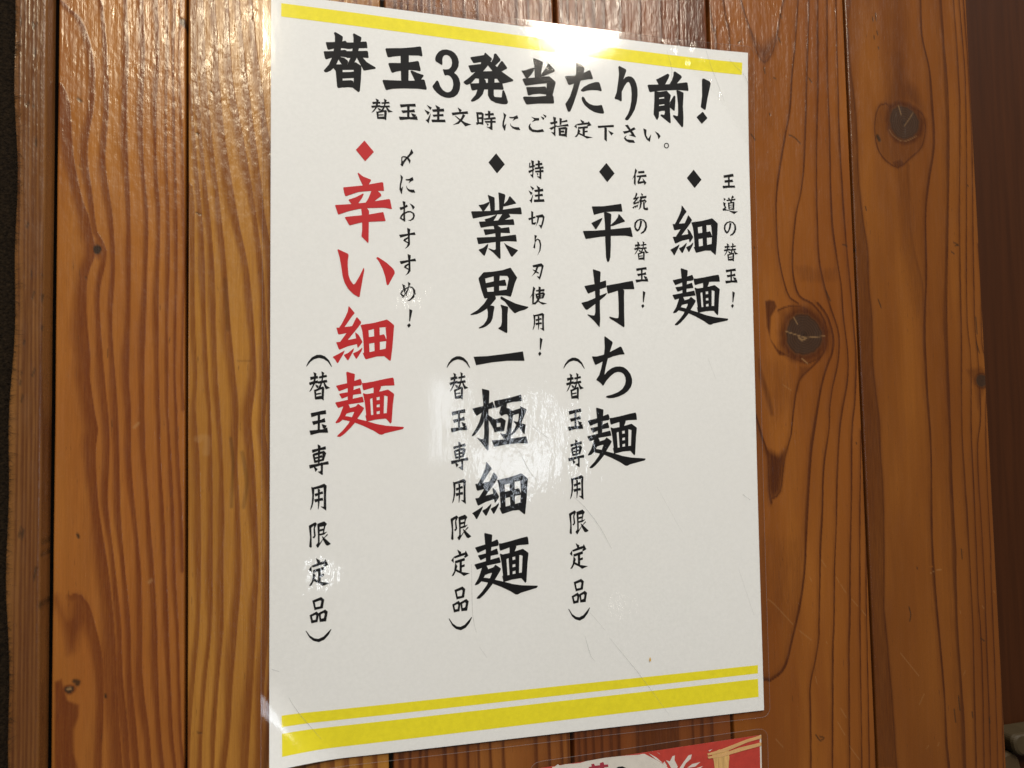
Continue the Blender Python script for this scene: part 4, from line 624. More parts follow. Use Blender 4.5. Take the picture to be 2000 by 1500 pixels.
'chi':(1824.0,2664.0,[(597,12,640,0,965,231,975,287,834,665,730,965,613,1364,538,1740,474,2114,302,1959,182,1892,176,1852,310,1672,412,1386,491,1076,558,788,602,500),(0,867,215,873,523,800,857,665,1316,440,1375,451,1521,774,1281,791,970,865,707,965,467,1098,182,1231,135,1220),(533,1684,691,1508,884,1376,1076,1309,1266,1298,1456,1332,1620,1455,1758,1634,1824,1835,1823,2013,1765,2191,1616,2368,1421,2499,1156,2607,918,2660,705,2664,577,2611,626,2568,899,2505,1162,2408,1356,2277,1481,2100,1529,1922,1515,1766,1447,1633,1330,1554,1188,1532,1020,1576,827,1719,632,1917,497,2115,450,2125,395,2004)]),
'sen':(742.0,1205.0,[(326,0,439,67,427,193,405,404,397,742,331,740,333,486,335,191),(106,209,335,165,624,82,639,210,417,235,252,283,129,328),(129,395,191,345,561,256,646,348,632,400,498,365,210,444),(129,395,211,419,260,695,198,724),(509,312,646,359,547,652,475,649),(226,493,333,482,477,411,501,513,415,531,230,567),(209,626,517,566,506,650,198,724),(0,791,413,732,718,664,742,796,495,808,24,935),(424,711,526,704,513,1168,492,1205,309,1055,411,1048,442,997),(177,882,228,873,330,961,237,1073)]),
'you':(634.0,1050.0,[(46,100,152,146,162,220,139,639,86,867,14,999,0,978,56,740,79,426),(71,137,316,80,532,0,634,93,603,144,500,155,152,213),(501,45,624,103,600,450,606,1050,514,982,382,871,505,887,514,446),(285,183,376,219,365,439,352,754,310,987,289,971,293,436),(161,378,314,342,468,286,494,392,354,418,201,491),(149,587,477,539,496,655,353,659,189,715)]),
'gen':(824.0,1012.0,[(0,139,99,171,110,958,70,989,11,935,47,582),(0,139,249,16,308,87,230,253,262,543,195,641,129,587,195,540,174,284,198,149,49,260),(314,88,581,0,680,108,619,207,561,476,517,467,563,186,413,212),(314,88,407,127,401,908,325,1012,259,899,336,802,338,497),(396,303,562,272,562,357,395,388),(395,473,694,405,577,511,411,542),(484,556,576,630,824,883,707,944,641,923,526,712),(694,483,710,536,543,679,341,1006,259,882,392,840,543,645)]),
'shina':(677.0,961.0,[((102,109,432,0,547,110,495,426,182,478),(194,183,398,125,435,162,397,351,232,371)),((0,654,264,532,345,633,294,930,64,961),(88,705,213,655,246,691,219,840,120,848)),((329,598,578,484,677,576,608,931,370,937),(411,655,527,607,563,651,526,799,427,824))]),
'paren_close':(961.0,473.0,[(0,0,33,3,169,199,332,314,480,345,661,277,828,125,945,11,961,36,860,228,694,398,495,473,298,411,152,281)]),
'paren_open':(968.0,480.0,[(8,473,0,447,73,273,215,100,396,6,551,0,706,59,860,219,968,461,949,480,808,273,653,166,472,126,292,180,150,287)]),
'kae_s':(878.0,895.0,[(183,26,316,71,301,168,251,385,116,566,13,638,34,594,148,436,201,241,213,112),(49,174,367,141,386,224,222,234,68,274),(0,343,221,298,375,278,385,362,179,387,36,429),(251,395,404,445,362,523,301,486),(512,0,635,53,603,141,571,292,507,468,424,539,300,613,467,387,520,255,532,105),(408,163,728,108,754,180,427,225),(365,311,736,261,766,339,374,384),(591,355,652,349,734,448,878,510,691,558,631,457),(202,558,296,571,303,846,246,862),(208,568,589,461,630,511,300,613),(527,509,634,510,601,895,513,839),(289,674,494,650,508,693,288,720),(267,775,514,739,574,866,513,845,277,859)]),
'tama_s':(775.0,734.0,[(54,86,683,0,703,121,398,141,84,208),(346,120,451,111,434,605,339,613),(107,330,459,292,638,234,668,360,416,382,164,440),(499,407,719,463,654,565,560,541),(0,599,560,569,739,515,775,673,412,671,46,734)]),
'chuu':(879.0,806.0,[(100,40,316,135,240,239),(0,243,228,337,141,463),(259,367,247,476,168,806,42,676,117,638),(450,0,657,105,613,185,517,182),(314,211,807,129,826,248,356,304),(523,236,623,227,617,639,517,647),(332,425,782,354,797,461,566,474,374,519),(283,634,853,586,879,703,306,747)]),
'bun':(839.0,786.0,[(259,0,446,103,368,208,325,179),(0,251,685,126,711,244,367,285,41,367),(476,265,584,321,449,539,295,705,45,769,253,621,408,434),(127,371,171,367,406,521,578,616,839,682,575,786,426,628,255,490)]),
'toki':(865.0,830.0,[(19,110,117,135,142,615,65,621),(41,119,250,90,348,159,303,195,149,220),(250,123,348,159,317,644,241,607),(114,332,257,298,256,397,123,408),(0,561,253,518,306,634,142,615,31,668),(528,0,638,23,621,333,532,341),(381,156,770,83,790,187,413,230),(333,358,844,248,865,346,365,421),(375,464,852,413,855,501,407,538),(620,377,720,369,711,821,678,830,437,700,580,711,614,664),(440,546,550,581,515,672)]),
'ni':(788.0,787.0,[(57,0,189,99,141,254,81,458,90,568,182,461,157,585,119,787,86,778,0,597,15,419,75,193),(300,174,480,159,662,65,715,194,590,249,453,334,523,222,343,226),(339,426,404,542,515,588,730,582,788,699,603,703,447,649,359,546)]),
'go':(825.0,818.0,[(128,155,305,198,489,187,487,288,326,313,153,394,270,261),(117,442,80,579,180,704,385,721,638,656,705,763,428,818,177,816,31,728,0,608,48,492),(560,102,731,155,675,265),(654,0,825,57,777,158)]),
'yubi':(894.0,870.0,[(186,0,324,33,293,374,276,870,77,684,204,696,224,357),(36,271,367,176,383,265,85,357),(0,522,316,372,385,389,102,592),(475,32,591,56,561,318,479,347),(541,184,824,86,845,170,540,236),(315,417,854,264,894,370,594,394,372,446),(418,465,522,479,537,816,432,824),(418,476,734,405,826,443,778,515,509,536),(733,428,831,443,787,864,677,805),(508,593,671,569,681,665,506,672),(504,740,703,713,746,833,502,819)]),
'tei':(854.0,830.0,[(286,0,473,87,436,170,365,164),(116,219,123,411,0,330),(116,219,448,134,639,107,676,47,802,219,634,278,588,237,660,185,161,272),(171,350,622,268,632,358,181,429),(384,344,495,335,485,700,375,663),(462,497,617,462,622,541,461,565),(181,406,285,511,222,653,101,798,6,806,128,660),(200,586,481,700,854,757,572,830,432,750,222,675)]),
'shita':(764.0,780.0,[(0,103,753,0,764,105,406,143,21,204),(310,147,430,160,412,780,295,697),(480,266,742,376,625,493)]),
'sa':(629.0,806.0,[(111,35,253,0,351,154,493,328,629,548,269,466,417,426,276,229),(0,321,250,266,550,87,620,178,371,314,75,430),(183,486,119,588,189,663,507,678,572,796,283,806,114,727,45,617,96,532)]),
'i_s':(828.0,599.0,[(0,0,154,53,139,310,221,454,377,233,303,599,145,495,52,317),(555,90,727,170,828,290,723,450,674,268)]),
'maru':(252.0,253.0,[((252,117,243,155,224,192,195,222,159,243,121,253,81,249,47,233,20,207,4,173,0,136,6,96,25,59,54,29,90,8,130,0,168,2,202,18,229,44,245,78),(204,121,198,147,187,171,169,191,146,205,123,211,98,208,76,198,59,181,49,158,48,132,51,104,62,80,80,60,103,46,129,42,151,43,173,53,190,70,200,93))]),
'shime':(540.0,758.0,[(463,0,540,159,396,307,269,444,163,600,94,758,0,686,80,563,207,406,377,202),(41,375,104,324,208,321,333,354,425,486,381,628,341,524,249,382,104,371,82,457,111,604,27,673,44,502)]),
'o':(629.0,848.0,[(123,0,247,25,223,248,226,848,144,800,161,251),(1,270,151,231,297,138,348,209,212,291,45,384),(158,462,209,502,83,655,93,718,186,735,205,839,0,712,64,572),(210,459,335,394,460,394,594,471,624,586,570,726,434,807,334,780,455,742,540,632,531,506,438,452,314,475,209,533),(406,73,547,146,629,222,540,341,494,212)]),
'su':(673.0,887.0,[(324,0,458,47,434,269,439,688,365,795,219,887,303,776,357,628,351,314),(0,305,372,239,633,167,673,286,413,301,50,429),(360,376,391,417,255,537,388,606,367,659,162,550,204,465)]),
'me':(630.0,790.0,[(87,90,210,160,248,399,307,627,185,483,126,297),(315,0,428,60,385,228,268,481,121,662,70,632,269,356,334,167),(111,662,0,498,64,351,230,242,396,186,395,249,187,317,72,465,143,589),(354,187,499,194,611,327,630,494,555,642,388,771,274,790,431,666,536,496,518,308,436,248)]),
'exclaim_s':(229.0,770.0,[(102,0,229,60,126,514,85,494),(94,577,159,669,71,770,0,661)]),
'toku':(693.0,836.0,[(140,20,266,56,240,435,213,810,76,646,178,639,184,373),(53,137,110,145,84,291,36,394),(50,293,301,220,311,286,82,368),(0,496,263,389,274,444,43,593),(432,0,534,37,516,328,436,333),(314,175,631,98,633,198,335,240),(276,344,677,255,693,349,308,409),(296,476,678,406,683,506,317,541),(503,373,583,368,572,836,370,704,495,707),(373,560,452,599,405,680)]),
'kiru':(729.0,762.0,[(0,326,308,223,329,288,32,413),(136,0,233,39,211,503,325,475,358,485,299,587,141,583,128,375),(320,200,640,117,729,224,659,260,375,274),(628,129,728,235,665,525,563,762,458,579,560,596,635,328),(410,229,501,224,438,470,309,674,381,473)]),
'ri_s':(366.0,903.0,[(69,0,188,39,121,185,90,592,0,552,73,341),(110,207,213,154,325,220,366,416,326,660,173,903,269,662,297,419,256,245,189,204,118,317)]),
'ha':(549.0,715.0,[(45,101,443,0,549,106,474,142,77,188),(442,22,549,106,431,527,358,715,226,555,339,573,438,220),(236,117,326,136,207,402,0,583,140,382),(41,276,164,305,342,420,296,454,162,393)]),
'shi':(763.0,783.0,[(169,6,269,91,185,311,0,533,117,313),(118,291,220,267,175,769,108,727),(278,167,665,103,662,208,300,228),(406,0,507,41,486,479,380,656,242,778,73,771,267,658,384,481),(253,310,331,330,383,525,293,516),(252,331,616,235,693,321,341,373),(593,269,693,321,610,509,542,478),(340,417,590,372,589,415,362,460),(305,494,588,450,598,509,326,537),(315,537,470,654,763,724,569,783,380,656)]),
'den':(697.0,783.0,[(168,0,258,98,158,323,0,522,110,280),(109,303,184,275,172,644,156,783,78,685),(291,130,595,87,604,190,308,221),(219,331,688,247,697,353,241,398),(365,356,464,338,332,611,247,605),(247,605,593,537,615,617,280,702),(498,416,684,612,591,738,542,598)]),
'tou_s':(765.0,775.0,[(199,0,270,65,179,254,55,329,56,284,144,187),(44,284,315,188,326,245,91,339),(291,178,339,222,149,439,49,513,38,468),(50,479,296,408,307,464,72,558),(0,676,132,600,66,741),(94,625,218,561,152,714),(180,598,293,523,239,686),(262,341,332,429,281,523),(431,9,528,73,488,167,464,145),(365,174,698,120,683,225,374,266),(475,191,523,211,420,378,322,360),(335,360,619,298,641,365,356,450),(571,254,695,362,638,458),(381,426,467,444,410,677,297,775,350,634),(517,418,603,414,595,644,656,687,707,615,765,727,702,772,579,760,520,694)]),
'no':(622.0,675.0,[(294,67,391,104,348,312,244,511,144,584,49,509,0,351,22,190,136,59,309,0,479,31,598,162,622,345,562,508,436,633,312,675,294,639,439,525,523,349,518,189,441,78,332,49,196,102,94,232,84,393,147,481,197,456,264,270)]),
'ou':(648.0,707.0,[(60,111,555,0,590,124,88,216),(295,131,379,126,361,604,276,609),(104,334,518,272,553,382,118,440),(0,590,613,541,648,639,306,659,22,707)]),
'dou':(783.0,867.0,[(80,135,200,192,87,294),(46,331,175,372,144,492,206,583,151,657,462,724,783,731,588,867,305,720,18,735,0,654,115,588,54,473),(289,128,368,112,405,193,325,221),(530,0,619,81,470,189,460,118),(207,228,682,141,666,226,231,286),(280,366,372,361,373,669,307,673),(280,354,611,288,622,347,291,413),(531,304,623,323,595,693,517,662),(355,452,540,423,538,459,354,485),(352,540,536,513,535,549,350,576),(335,636,546,589,543,672,347,671),(402,264,507,258,477,355,398,359)]),
'diamond':(713.0,844.0,[(343,0,713,438,362,844,0,406)])}
TEXT = [
('headline_lettering','k',[('kae',(-84.14,-137.25,-63.6,-113.06)),('tama',(-61.0,-134.8,-42.92,-115.01)),('three',(-40.66,-134.76,-28.85,-114.21)),('hatsu',(-27.47,-135.41,-5.83,-113.53)),('tou',(-2.29,-135.31,13.06,-114.59)),('ta',(17.18,-135.49,35.13,-113.0)),('ri',(40.21,-135.96,51.25,-111.46)),('mae',(56.09,-136.02,76.21,-110.34)),('exclaim',(79.74,-134.03,87.36,-112.76))]),
('subtitle_lettering','k',[('kae_s',(-65.67,-111.4,-56.89,-102.45)),('tama_s',(-54.59,-110.47,-46.84,-103.13)),('chuu',(-44.06,-110.77,-35.26,-102.72)),('bun',(-32.79,-110.59,-24.4,-102.73)),('toki',(-22.52,-110.41,-13.87,-102.11)),('ni',(-11.15,-110.18,-3.26,-102.31)),('go',(0.35,-111.0,8.6,-102.81)),('yubi',(9.63,-110.34,18.57,-101.63)),('tei',(21.01,-110.14,29.55,-101.85)),('shita',(31.89,-108.99,39.53,-101.2)),('sa',(43.61,-109.6,49.9,-101.53)),('i_s',(53.41,-108.52,61.69,-102.53)),('maru',(63.13,-102.72,65.64,-100.19))]),
('red_menu_lettering','r',[('diamond',(-71.85,-93.5,-64.72,-85.07)),('karai',(-80.16,-80.2,-57.79,-51.97)),('i',(-79.36,-49.03,-56.97,-30.19)),('hoso',(-81.59,-26.49,-57.44,-3.91)),('men',(-80.76,-0.53,-54.08,24.93))]),
('side_note_lettering','k',[('shime',(-54.22,-91.48,-48.82,-83.9)),('ni',(-54.68,-80.57,-48.29,-72.62)),('o',(-54.75,-69.76,-48.46,-61.27)),('su',(-55.06,-58.89,-48.32,-50.16)),('su',(-54.97,-48.17,-48.24,-39.3)),('me',(-54.93,-36.86,-48.63,-28.96)),('exclaim_s',(-52.32,-25.85,-50.03,-18.15))]),
('bracket_note_lettering','k',[('paren_open',(-91.48,-7.21,-81.8,-2.41)),('kae_s',(-90.56,-0.8,-82.5,10.74)),('tama_s',(-90.46,14.38,-83.44,23.99)),('sen',(-90.69,27.58,-83.26,39.64)),('you',(-90.39,42.83,-84.05,53.32)),('gen',(-90.96,57.27,-82.71,67.39)),('tei',(-91.07,71.08,-83.29,81.91)),('shina',(-90.84,86.0,-84.08,95.61)),('paren_close',(-92.42,98.25,-82.8,102.99))]),
('menu_lettering','k',[('diamond',(-17.46,-92.32,-10.36,-83.72)),('gyou',(-25.27,-75.75,-3.38,-47.48)),('kai',(-26.3,-44.02,-1.37,-16.4)),('ichi',(-25.28,-8.8,-3.66,-3.04)),('goku',(-26.67,6.6,-2.91,32.06)),('hoso',(-27.11,36.63,-3.31,59.66)),('men',(-26.54,65.36,-0.0,91.56))]),
('side_note_lettering','k',[('toku',(-0.19,-90.73,6.75,-82.37)),('chuu',(-0.3,-79.79,6.8,-71.81)),('kiru',(-0.64,-68.59,6.65,-60.97)),('ri_s',(1.23,-58.41,4.88,-49.38)),('ha',(0.27,-46.33,5.76,-39.17)),('shi',(-0.84,-36.42,6.79,-28.6)),('you',(0.17,-25.18,5.47,-17.41)),('exclaim_s',(2.29,-14.64,4.46,-6.83))]),
('bracket_note_lettering','k',[('paren_open',(-36.47,-6.75,-26.82,-1.91)),('kae_s',(-35.49,-0.32,-27.64,11.17)),('tama_s',(-35.3,14.84,-28.4,24.31)),('sen',(-35.41,27.98,-28.23,39.8)),('you',(-35.14,43.11,-29.28,53.32)),('gen',(-35.94,57.52,-27.51,67.75)),('tei',(-35.94,71.32,-28.35,82.09)),('shina',(-35.8,86.16,-29.07,96.18)),('paren_close',(-37.37,98.35,-27.82,103.4))]),
('menu_lettering','k',[('diamond',(31.98,-91.67,39.18,-83.15)),('hira',(23.7,-73.94,46.91,-47.77)),('u',(22.1,-44.55,46.92,-19.45)),('chi',(26.22,-15.45,44.46,11.19)),('men',(23.1,15.16,49.76,40.8))]),
('side_note_lettering','k',[('den',(47.35,-90.19,54.32,-82.36)),('tou_s',(47.07,-79.38,54.72,-71.64)),('no',(47.68,-67.71,53.9,-60.96)),('kae_s',(47.35,-57.77,54.37,-49.04)),('tama_s',(47.55,-46.31,53.66,-39.25)),('exclaim_s',(49.89,-35.68,52.13,-27.97))]),
('bracket_note_lettering','k',[('paren_open',(13.31,-6.23,22.85,-1.39)),('kae_s',(14.3,0.22,22.24,11.7)),('tama_s',(14.63,15.36,21.45,24.81)),('sen',(14.43,28.39,21.72,40.28)),('you',(14.89,43.5,21.13,53.89)),('gen',(14.18,57.96,22.81,68.26)),('tei',(14.16,71.74,22.08,82.64)),('shina',(14.58,86.72,21.41,96.78)),('paren_close',(12.94,98.68,22.55,103.96))]),
('menu_lettering','k',[('diamond',(73.86,-91.41,81.16,-82.92)),('hoso',(64.61,-74.69,88.59,-51.98)),('men',(64.95,-46.33,92.25,-20.7))]),
('side_note_lettering','k',[('ou',(91.6,-90.75,98.08,-83.68)),('dou',(91.19,-80.7,99.02,-72.03)),('no',(91.52,-68.74,97.91,-61.91)),('kae_s',(91.15,-58.73,98.4,-50.16)),('tama_s',(91.33,-47.05,97.54,-39.99)),('exclaim_s',(93.79,-36.58,96.04,-28.86))])]
def soften(P, r):
    out = []; n = len(P)
    for i in range(n):
        p, a, b = P[i], P[i-1], P[(i+1) % n]
        la = math.hypot(a[0]-p[0], a[1]-p[1]); lb = math.hypot(b[0]-p[0], b[1]-p[1])
        if la < 1e-6 or lb < 1e-6: continue
        ka = min(r/la, .3); kb = min(r/lb, .3)
        q0 = (p[0]+(a[0]-p[0])*ka, p[1]+(a[1]-p[1])*ka); q1 = (p[0]+(b[0]-p[0])*kb, p[1]+(b[1]-p[1])*kb)
        m = ((q0[0]+q1[0]+2*p[0])/4, (q0[1]+q1[1]+2*p[1])/4)
        out += [q0, m, q1]
    return out
LAYER = [0]
def add_poly(P, vv, ff, sf, base):
    LAYER[0] += 1; off = base+.0022*(LAYER[0] % 40)
    tri = tessellate_polygon([[Vector((x, y, 0)) for x, y in P]])
    n = len(vv); vv += [sf(x, y, off) for x, y in P]
    for t in tri:
        a, b, c = (P[k] for k in t)
        if (b[0]-a[0])*(c[1]-a[1])-(b[1]-a[1])*(c[0]-a[0]) > 0: t = t[::-1]
        ff.append(tuple(n+k for k in t))
def glyph_polys(name, box):
    bw, bh, strokes = GLYPHS[name]; x0, y0, x1, y1 = box; sx = (x1-x0)/bw; sy = (y1-y0)/bh
    T = lambda P: [(x0+P[i]*sx, y0+P[i+1]*sy) for i in range(0, len(P), 2)]
    for s in strokes:
        if isinstance(s[0], tuple): yield 'R', T(s[0]), T(s[1])
        else: yield 'P', T(s), None
for name, ink, items in TEXT:
    vv = []; ff = []
    for gname, box in items:
        size = box[3]-box[1]
        for kind, P, Q in glyph_polys(gname, box):
            if kind == 'P': add_poly(soften(P, min(.32, size*.018)), vv, ff, surf, .04)
            else:
                n = len(P)
                for i in range(n): add_poly([P[i], P[(i+1) % n], Q[(i+1) % n], Q[i]], vv, ff, surf, .04)
    newobj(name, vv, ff, INK[ink], sign)

# clear laminate over it, 3 mm wider all round, with rounded corners
W_, H_ = 210.0, 297.0
def film_outline(u, v):
    """unit square -> rounded rectangle in paper mm, then to the wall"""
    x = -3+u*(W_+6); y = -3+v*(H_+6); r = 4.0
    for cx, cy, sx, sy in ((r-3, r-3, -1, -1), (W_+3-r, r-3, 1, -1), (W_+3-r, H_+3-r, 1, 1), (r-3, H_+3-r, -1, 1)):
        dx, dy = (x-cx)*sx, (y-cy)*sy
        if dx > 0 and dy > 0:
            m = max(dx, dy); L = math.hypot(dx, dy); x = cx+sx*dx*m/L; y = cy+sy*dy*m/L
    return bil(x/W_, y/H_)
ax = [0]+[i*.9/(W_+6) for i in range(1, 8)]+[ (8+k*(W_-10)/70)/(W_+6) for k in range(71)]
ax = sorted(set([a for a in ax if a <= .98]+[1-i*.9/(W_+6) for i in range(0, 8)]))
ay = sorted(set([i*.9/(H_+6) for i in range(0, 8)]+[(8+k*(H_-10)/100)/(H_+6) for k in range(101)]+[1-i*.9/(H_+6) for i in range(0, 8)]))
FILM = film_material('laminate_film', milky=0)
def irregular(fn, ax, ay, name, mat, parent, off, sf=surf):
    vv = [sf(*fn(u, v), off) for v in ay for u in ax]; nx = len(ax)
    ff = [(j*nx+i, (j+1)*nx+i, (j+1)*nx+i+1, j*nx+i+1) for j in range(len(ay)-1) for i in range(nx-1)]
    return newobj(name, vv, ff, mat, parent, True)
irregular(film_outline, ax, ay, 'laminate_film', FILM, sign, .22)
RIM = simple('film_rim', (.42, .36, .35), .3, .6)
def rim(outline, sf, parent, wd=.28, off=.16, name='film_rim'):
    vv = []; n = len(outline); cx = sum(p[0] for p in outline)/n; cy = sum(p[1] for p in outline)/n
    for i, (x, y) in enumerate(outline):
        a, b = outline[i-1], outline[(i+1) % n]; tx, ty = b[0]-a[0], b[1]-a[1]; L = math.hypot(tx, ty)+1e-9
        nx, ny = ty/L, -tx/L
        if nx*(cx-x)+ny*(cy-y) < 0: nx, ny = -nx, -ny
        vv += [sf(x, y, off-.12), sf(x, y, off+.08), sf(x+nx*wd*.5, y+ny*wd*.5, off+.08), sf(x+nx*wd*.5, y+ny*wd*.5, off-.12)]
    ff = [(4*i+k, 4*((i+1) % n)+k, 4*((i+1) % n)+(k+1) % 4, 4*i+(k+1) % 4) for i in range(n) for k in range(4)]
    return newobj(name, vv, ff, RIM, parent)
RIMMAT = film_material('film_rim_clear', milky=.08); RIM = RIMMAT
def outline_pts(fn, n=60):
    P = [(i/n, 0) for i in range(n)]+[(1, i/n) for i in range(n)]+[(1-i/n, 1) for i in range(n)]+[(0, 1-i/n) for i in range(n)]
    # finer at the corners
    P = []
    fr = sorted(set([0, .003, .007, .012, .018, .025]+[i/40 for i in range(1, 40)]+[.975, .982, .988, .993, .997]))
    P += [(t, 0) for t in fr]+[(1, t) for t in fr]+[(1-t, 1) for t in fr]+[(0, 1-t) for t in fr]
    return [fn(*p) for p in P]
rim(outline_pts(film_outline), surf, sign)
# faint scratches and creases in the film
def thin_mat(name, colr, a):
    q = NT(name); q.n.remove(q.b); t = q.N('ShaderNodeBsdfTransparent'); d = q.N('ShaderNodeBsdfDiffuse'); d.inputs[0].default_value = tuple(colr)+(1,)
    m = q.N('ShaderNodeMixShader'); m.inputs[0].default_value = a; q.L(t.outputs[0], m.inputs[1]); q.L(d.outputs[0], m.inputs[2]); q.L(m.outputs[0], q.o.inputs['Surface']); return q.m
SCM = thin_mat('scratch', (.30, .30, .29), .30)
for P, wd in [([(16.38, 52.53), (21.3, 57.06), (27.98, 66.03), (32.84, 75.17)], 0.13), ([(-1.15, 22.38), (5.89, 27.69)], 0.2), ([(65.99, -145.46), (68.21, -136.21), (66.95, -128.99)], 0.12), ([(96.42, 55.0), (100.2, 57.69)], 0.3), ([(19.87, 110.29), (22.37, 118.98), (24.14, 121.26)], 0.12), ([(30.84, 112.14), (44.81, 129.76), (57.35, 147.26)], 0.12), ([(-27.64, 77.35), (-27.58, 97.82), (-26.03, 105.09)], 0.1), ([(-6.9, 32.46), (-2.04, 42.16), (1.22, 45.48)], 0.14), ([(-104.87, 111.27), (-101.92, 112.52)], 0.2), ([(93.05, 87.74), (99.91, 108.57)], 0.1), ([(22.41, 100.97), (29.08, 109.0)], 0.1), ([(-25.08, 110.67), (-21.99, 115.25)], 0.1), ([(96.47, -143.93), (104.68, -136.26), (107.07, -129.19)], 0.15), ([(85.07, -148.02), (87.4, -140.57), (93.86, -124.35)], 0.12), ([(-98.64, 122.36), (-95.32, 128.06), (-86.76, 139.18)], 0.14), ([(-15.69, 12.77), (-12.45, 14.3)], 0.15), ([(54.56, 49.83), (66.08, 70.37)], 0.08), ([(81.35, -6.1), (84.83, 3.12)], 0.08)]:
    vv = []; ff = []; C = catmull(P, 3.0); n = len(vv)
    for k, p in enumerate(C):
        t = k/(len(C)-1); ww = wd*(.25+.75*math.sin(math.pi*min(max(t, .05), .95)))
        d = C[min(k+1, len(C)-1)]-C[max(k-1, 0)]; d = d/(np.linalg.norm(d)+1e-9)
        vv += [surf(p[0]-d[1]*ww, p[1]+d[0]*ww, .26), surf(p[0]+d[1]*ww, p[1]-d[0]*ww, .26)]
    ff += [(n+2*k, n+2*k+1, n+2*k+3, n+2*k+2) for k in range(len(C)-1)]
    newobj('scratch', vv, ff, SCM, sign)
# small orange sauce speck
vv = []; ff = []
add_poly([((49.06, 122.88)[0]+.35*math.cos(t)*(1+.3*math.sin(3*t)), (49.06, 122.88)[1]+.9*math.sin(t)) for t in np.linspace(0, 2*math.pi, 10, endpoint=False)], vv, ff, surf, .3)
newobj('sauce_speck', vv, ff, simple('sauce', (.62, .36, .06), .4), sign)

# ------------------------------------------------------------------ clear tape on the top right corner
tape = thing('clear_tape', 'strip of wrinkled clear tape over the upper right corner of the large notice', 'tape')
TP = [(62.61, -150.07), (110.65, -150.82), (106.97, -100.6), (92.28, -124.2)]
TM = film_material('tape_film', wrinkle=True, milky=.0, tint=(1,1,1,1), extra=-.02)
def tape_fn(u, v):
    a, b, c, d = TP; return ((1-u)*(1-v)*a[0]+u*(1-v)*b[0]+u*v*c[0]+(1-u)*v*d[0], (1-u)*(1-v)*a[1]+u*(1-v)*b[1]+u*v*c[1]+(1-u)*v*d[1])
def tsurf(X, Y, off=0):
    b = surf(X, Y, off); r = .16*math.sin(X*.9+Y*.35)+.12*math.sin(X*.5-Y*.21+1); return (b[0], b[1]-r*.001*.6, b[2])
gx = [i/40 for i in range(41)]
irregular(tape_fn, gx, gx, 'strip', TM, tape, .60, tsurf)

# ------------------------------------------------------------------ the red card below
card = thing('laminated_card', 'smaller laminated red card with chopsticks lifting noodles, just below the notice', 'card')
CQ = [(-2.11, 161.72), (101.58, 161.12), (98.71, 300.91), (-4.57, 296.8)]
def flat(X, Y, off=0.0): return V(X, Y, .65+.1*math.sin(X/15.0)+off)
def cbil(u, v):
    a, b, c, d = CQ; return ((1-u)*(1-v)*a[0]+u*(1-v)*b[0]+u*v*c[0]+(1-u)*v*d[0], (1-u)*(1-v)*a[1]+u*(1-v)*b[1]+u*v*c[1]+(1-u)*v*d[1])
CW, CH = (103.7, 139.8)
cred = simple('card_red', (.50, .052, .036), .6, .3, var=(300, (1, 1, 1), .10)); cwh = simple('card_white', (.70, .66, .60), .6, .3, var=(300, (1, 1, 1), .06))
cst = simple('card_chopstick', (.66, .40, .17), .6, .3, var=(200, (1, 1, 4), .1)); cnd = simple('card_noodle', (.66, .42, .16), .6, .3, var=(260, (7, 1, .4), .28))
cpk = simple('card_crimson', (.36, .035, .06), .6, .3)
irregular(lambda u, v: cbil(u, v), [i/20 for i in range(21)], [i/20 for i in range(21)], 'paper', cwh, card, 0, flat)
irregular(lambda u, v: cbil(u*(1-.8/CW), v), [i/20 for i in range(21)], [i/20 for i in range(21)], 'red_print', cred, card, .02, flat)
def cprint(name, polys, mat, base):
    vv = []; ff = []
    for P in polys: add_poly(P, vv, ff, flat, base)
    return newobj(name, vv, ff, mat, card)
cprint('white_burst', [[(14.49, 162.17), (19.77, 161.52), (28.05, 161.26), (37.04, 161.61), (43.7, 162.09), (47.34, 163.23), (49.74, 165.2), (52.76, 167.26), (54.52, 170.27), (56.26, 173.84), (56.62, 181.65), (51.33, 191.9), (39.03, 195.46), (24.19, 193.14), (14.44, 186.28), (10.04, 177.62), (10.24, 169.64), (12.11, 164.54)], [(43.41, 161.89), (45.54, 162.0), (50.97, 165.36), (55.21, 168.15), (57.0, 170.33), (53.93, 169.36), (49.11, 165.67)], [(47.38, 162.02), (51.0, 164.26), (54.0, 167.15), (50.67, 165.05)], [(51.08, 161.94), (52.89, 163.4), (52.29, 162.76)], [(57.12, 166.73), (58.44, 164.68), (59.57, 164.55), (59.32, 166.46), (60.78, 169.45), (59.79, 170.99), (57.65, 169.58), (56.48, 167.48), (55.28, 165.93)], [(61.38, 170.36), (63.34, 168.11), (65.96, 165.38), (67.55, 165.19), (67.04, 166.92), (64.58, 168.56), (62.93, 170.85)], [(65.14, 170.59), (67.72, 169.26), (71.55, 168.92), (68.94, 170.54)], [(67.0, 171.68), (72.76, 170.77), (70.15, 172.39)], [(75.54, 164.65), (77.49, 164.22), (76.17, 165.07)], [(4.08, 163.19), (4.68, 161.93), (5.71, 161.97), (6.99, 161.17), (7.84, 161.82), (10.44, 161.63), (14.5, 161.9), (9.24, 163.62), (6.34, 164.29)], [(6.35, 163.76), (11.59, 162.05), (16.25, 161.87), (12.7, 164.08)], [(54.65, 166.4), (55.82, 168.5), (55.19, 168.59), (54.0, 167.15)]], cwh, .03)
cprint('noodles', [[(76.91, 165.96), (80.7, 164.74), (85.21, 165.61), (85.47, 168.77), (84.74, 174.36), (84.28, 181.1), (78.81, 180.33), (78.38, 174.63), (77.93, 169.48)]], cnd, .15)
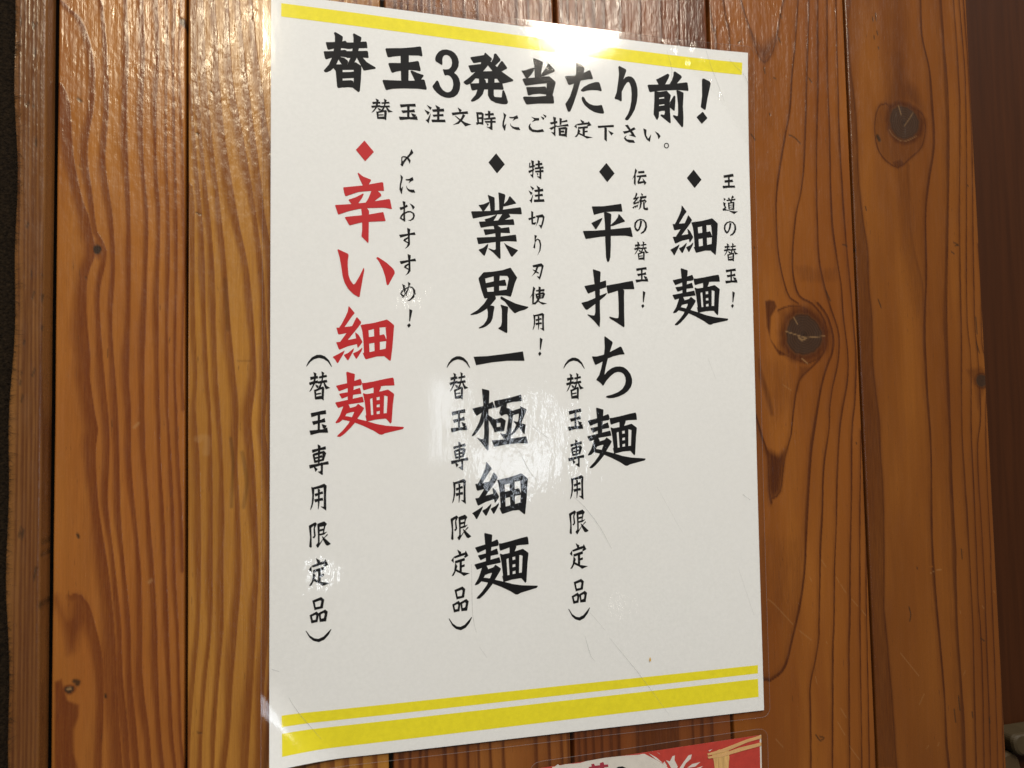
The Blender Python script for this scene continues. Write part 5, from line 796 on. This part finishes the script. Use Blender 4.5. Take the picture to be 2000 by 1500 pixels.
cprint('chopstick', [[(74.86, 165.69), (81.34, 164.83), (93.88, 162.13), (101.5, 161.07), (101.44, 162.5), (94.49, 163.36), (83.89, 166.01), (75.15, 166.58)], [(74.94, 167.0), (81.26, 166.8), (90.46, 165.14), (101.36, 164.22), (101.3, 165.66), (91.71, 166.73), (81.87, 168.02), (75.29, 167.89)]][:1], cst, .26); cprint('chopstick', [[(74.86, 165.69), (81.34, 164.83), (93.88, 162.13), (101.5, 161.07), (101.44, 162.5), (94.49, 163.36), (83.89, 166.01), (75.15, 166.58)], [(74.94, 167.0), (81.26, 166.8), (90.46, 165.14), (101.36, 164.22), (101.3, 165.66), (91.71, 166.73), (81.87, 168.02), (75.29, 167.89)]][1:], cst, .26)
cprint('crimson_lettering', [[(20.29, 164.02), (23.24, 163.88), (28.87, 164.09), (29.02, 165.08), (24.39, 165.01), (20.56, 164.93)], [(21.49, 163.0), (22.67, 162.99), (23.51, 164.73), (23.81, 168.83), (22.22, 168.61), (22.02, 165.34)], [(25.33, 163.07), (26.82, 162.84), (27.37, 164.43), (26.05, 169.13), (24.58, 168.93), (25.27, 165.23)], [(19.63, 166.64), (30.27, 167.0), (30.36, 168.1), (19.89, 167.75)]], cpk, .15); cprint('black_lettering', [[(32.08, 166.42), (33.31, 165.66), (35.41, 165.78), (36.89, 166.69), (37.33, 167.95), (36.8, 169.52), (35.9, 169.4), (36.25, 167.8), (35.38, 166.81), (33.88, 166.5), (32.96, 167.36), (32.49, 168.93), (31.73, 168.28)]], INK['k'], .15)
def cfilm(u, v):
    x = -3+u*(CW+6); y = -3+v*(CH+6); r = 4.5
    for cx, cy, sx, sy in ((r-3, r-3, -1, -1), (CW+3-r, r-3, 1, -1), (CW+3-r, CH+3-r, 1, 1), (r-3, CH+3-r, -1, 1)):
        dx, dy = (x-cx)*sx, (y-cy)*sy
        if dx > 0 and dy > 0:
            m = max(dx, dy); L = math.hypot(dx, dy); x = cx+sx*dx*m/L; y = cy+sy*dy*m/L
    return cbil(x/CW, y/CH)
axc = sorted(set([i*.9/(CW+6) for i in range(8)]+[(8+k*(CW-10)/20)/(CW+6) for k in range(21)]+[1-i*.9/(CW+6) for i in range(8)]))
ayc = sorted(set([i*.9/(CH+6) for i in range(8)]+[(8+k*(CH-10)/30)/(CH+6) for k in range(31)]+[1-i*.9/(CH+6) for i in range(8)]))
irregular(cfilm, axc, ayc, 'laminate_film', FILM, card, .5, flat)
rim(outline_pts(cfilm), flat, card, off=.45)
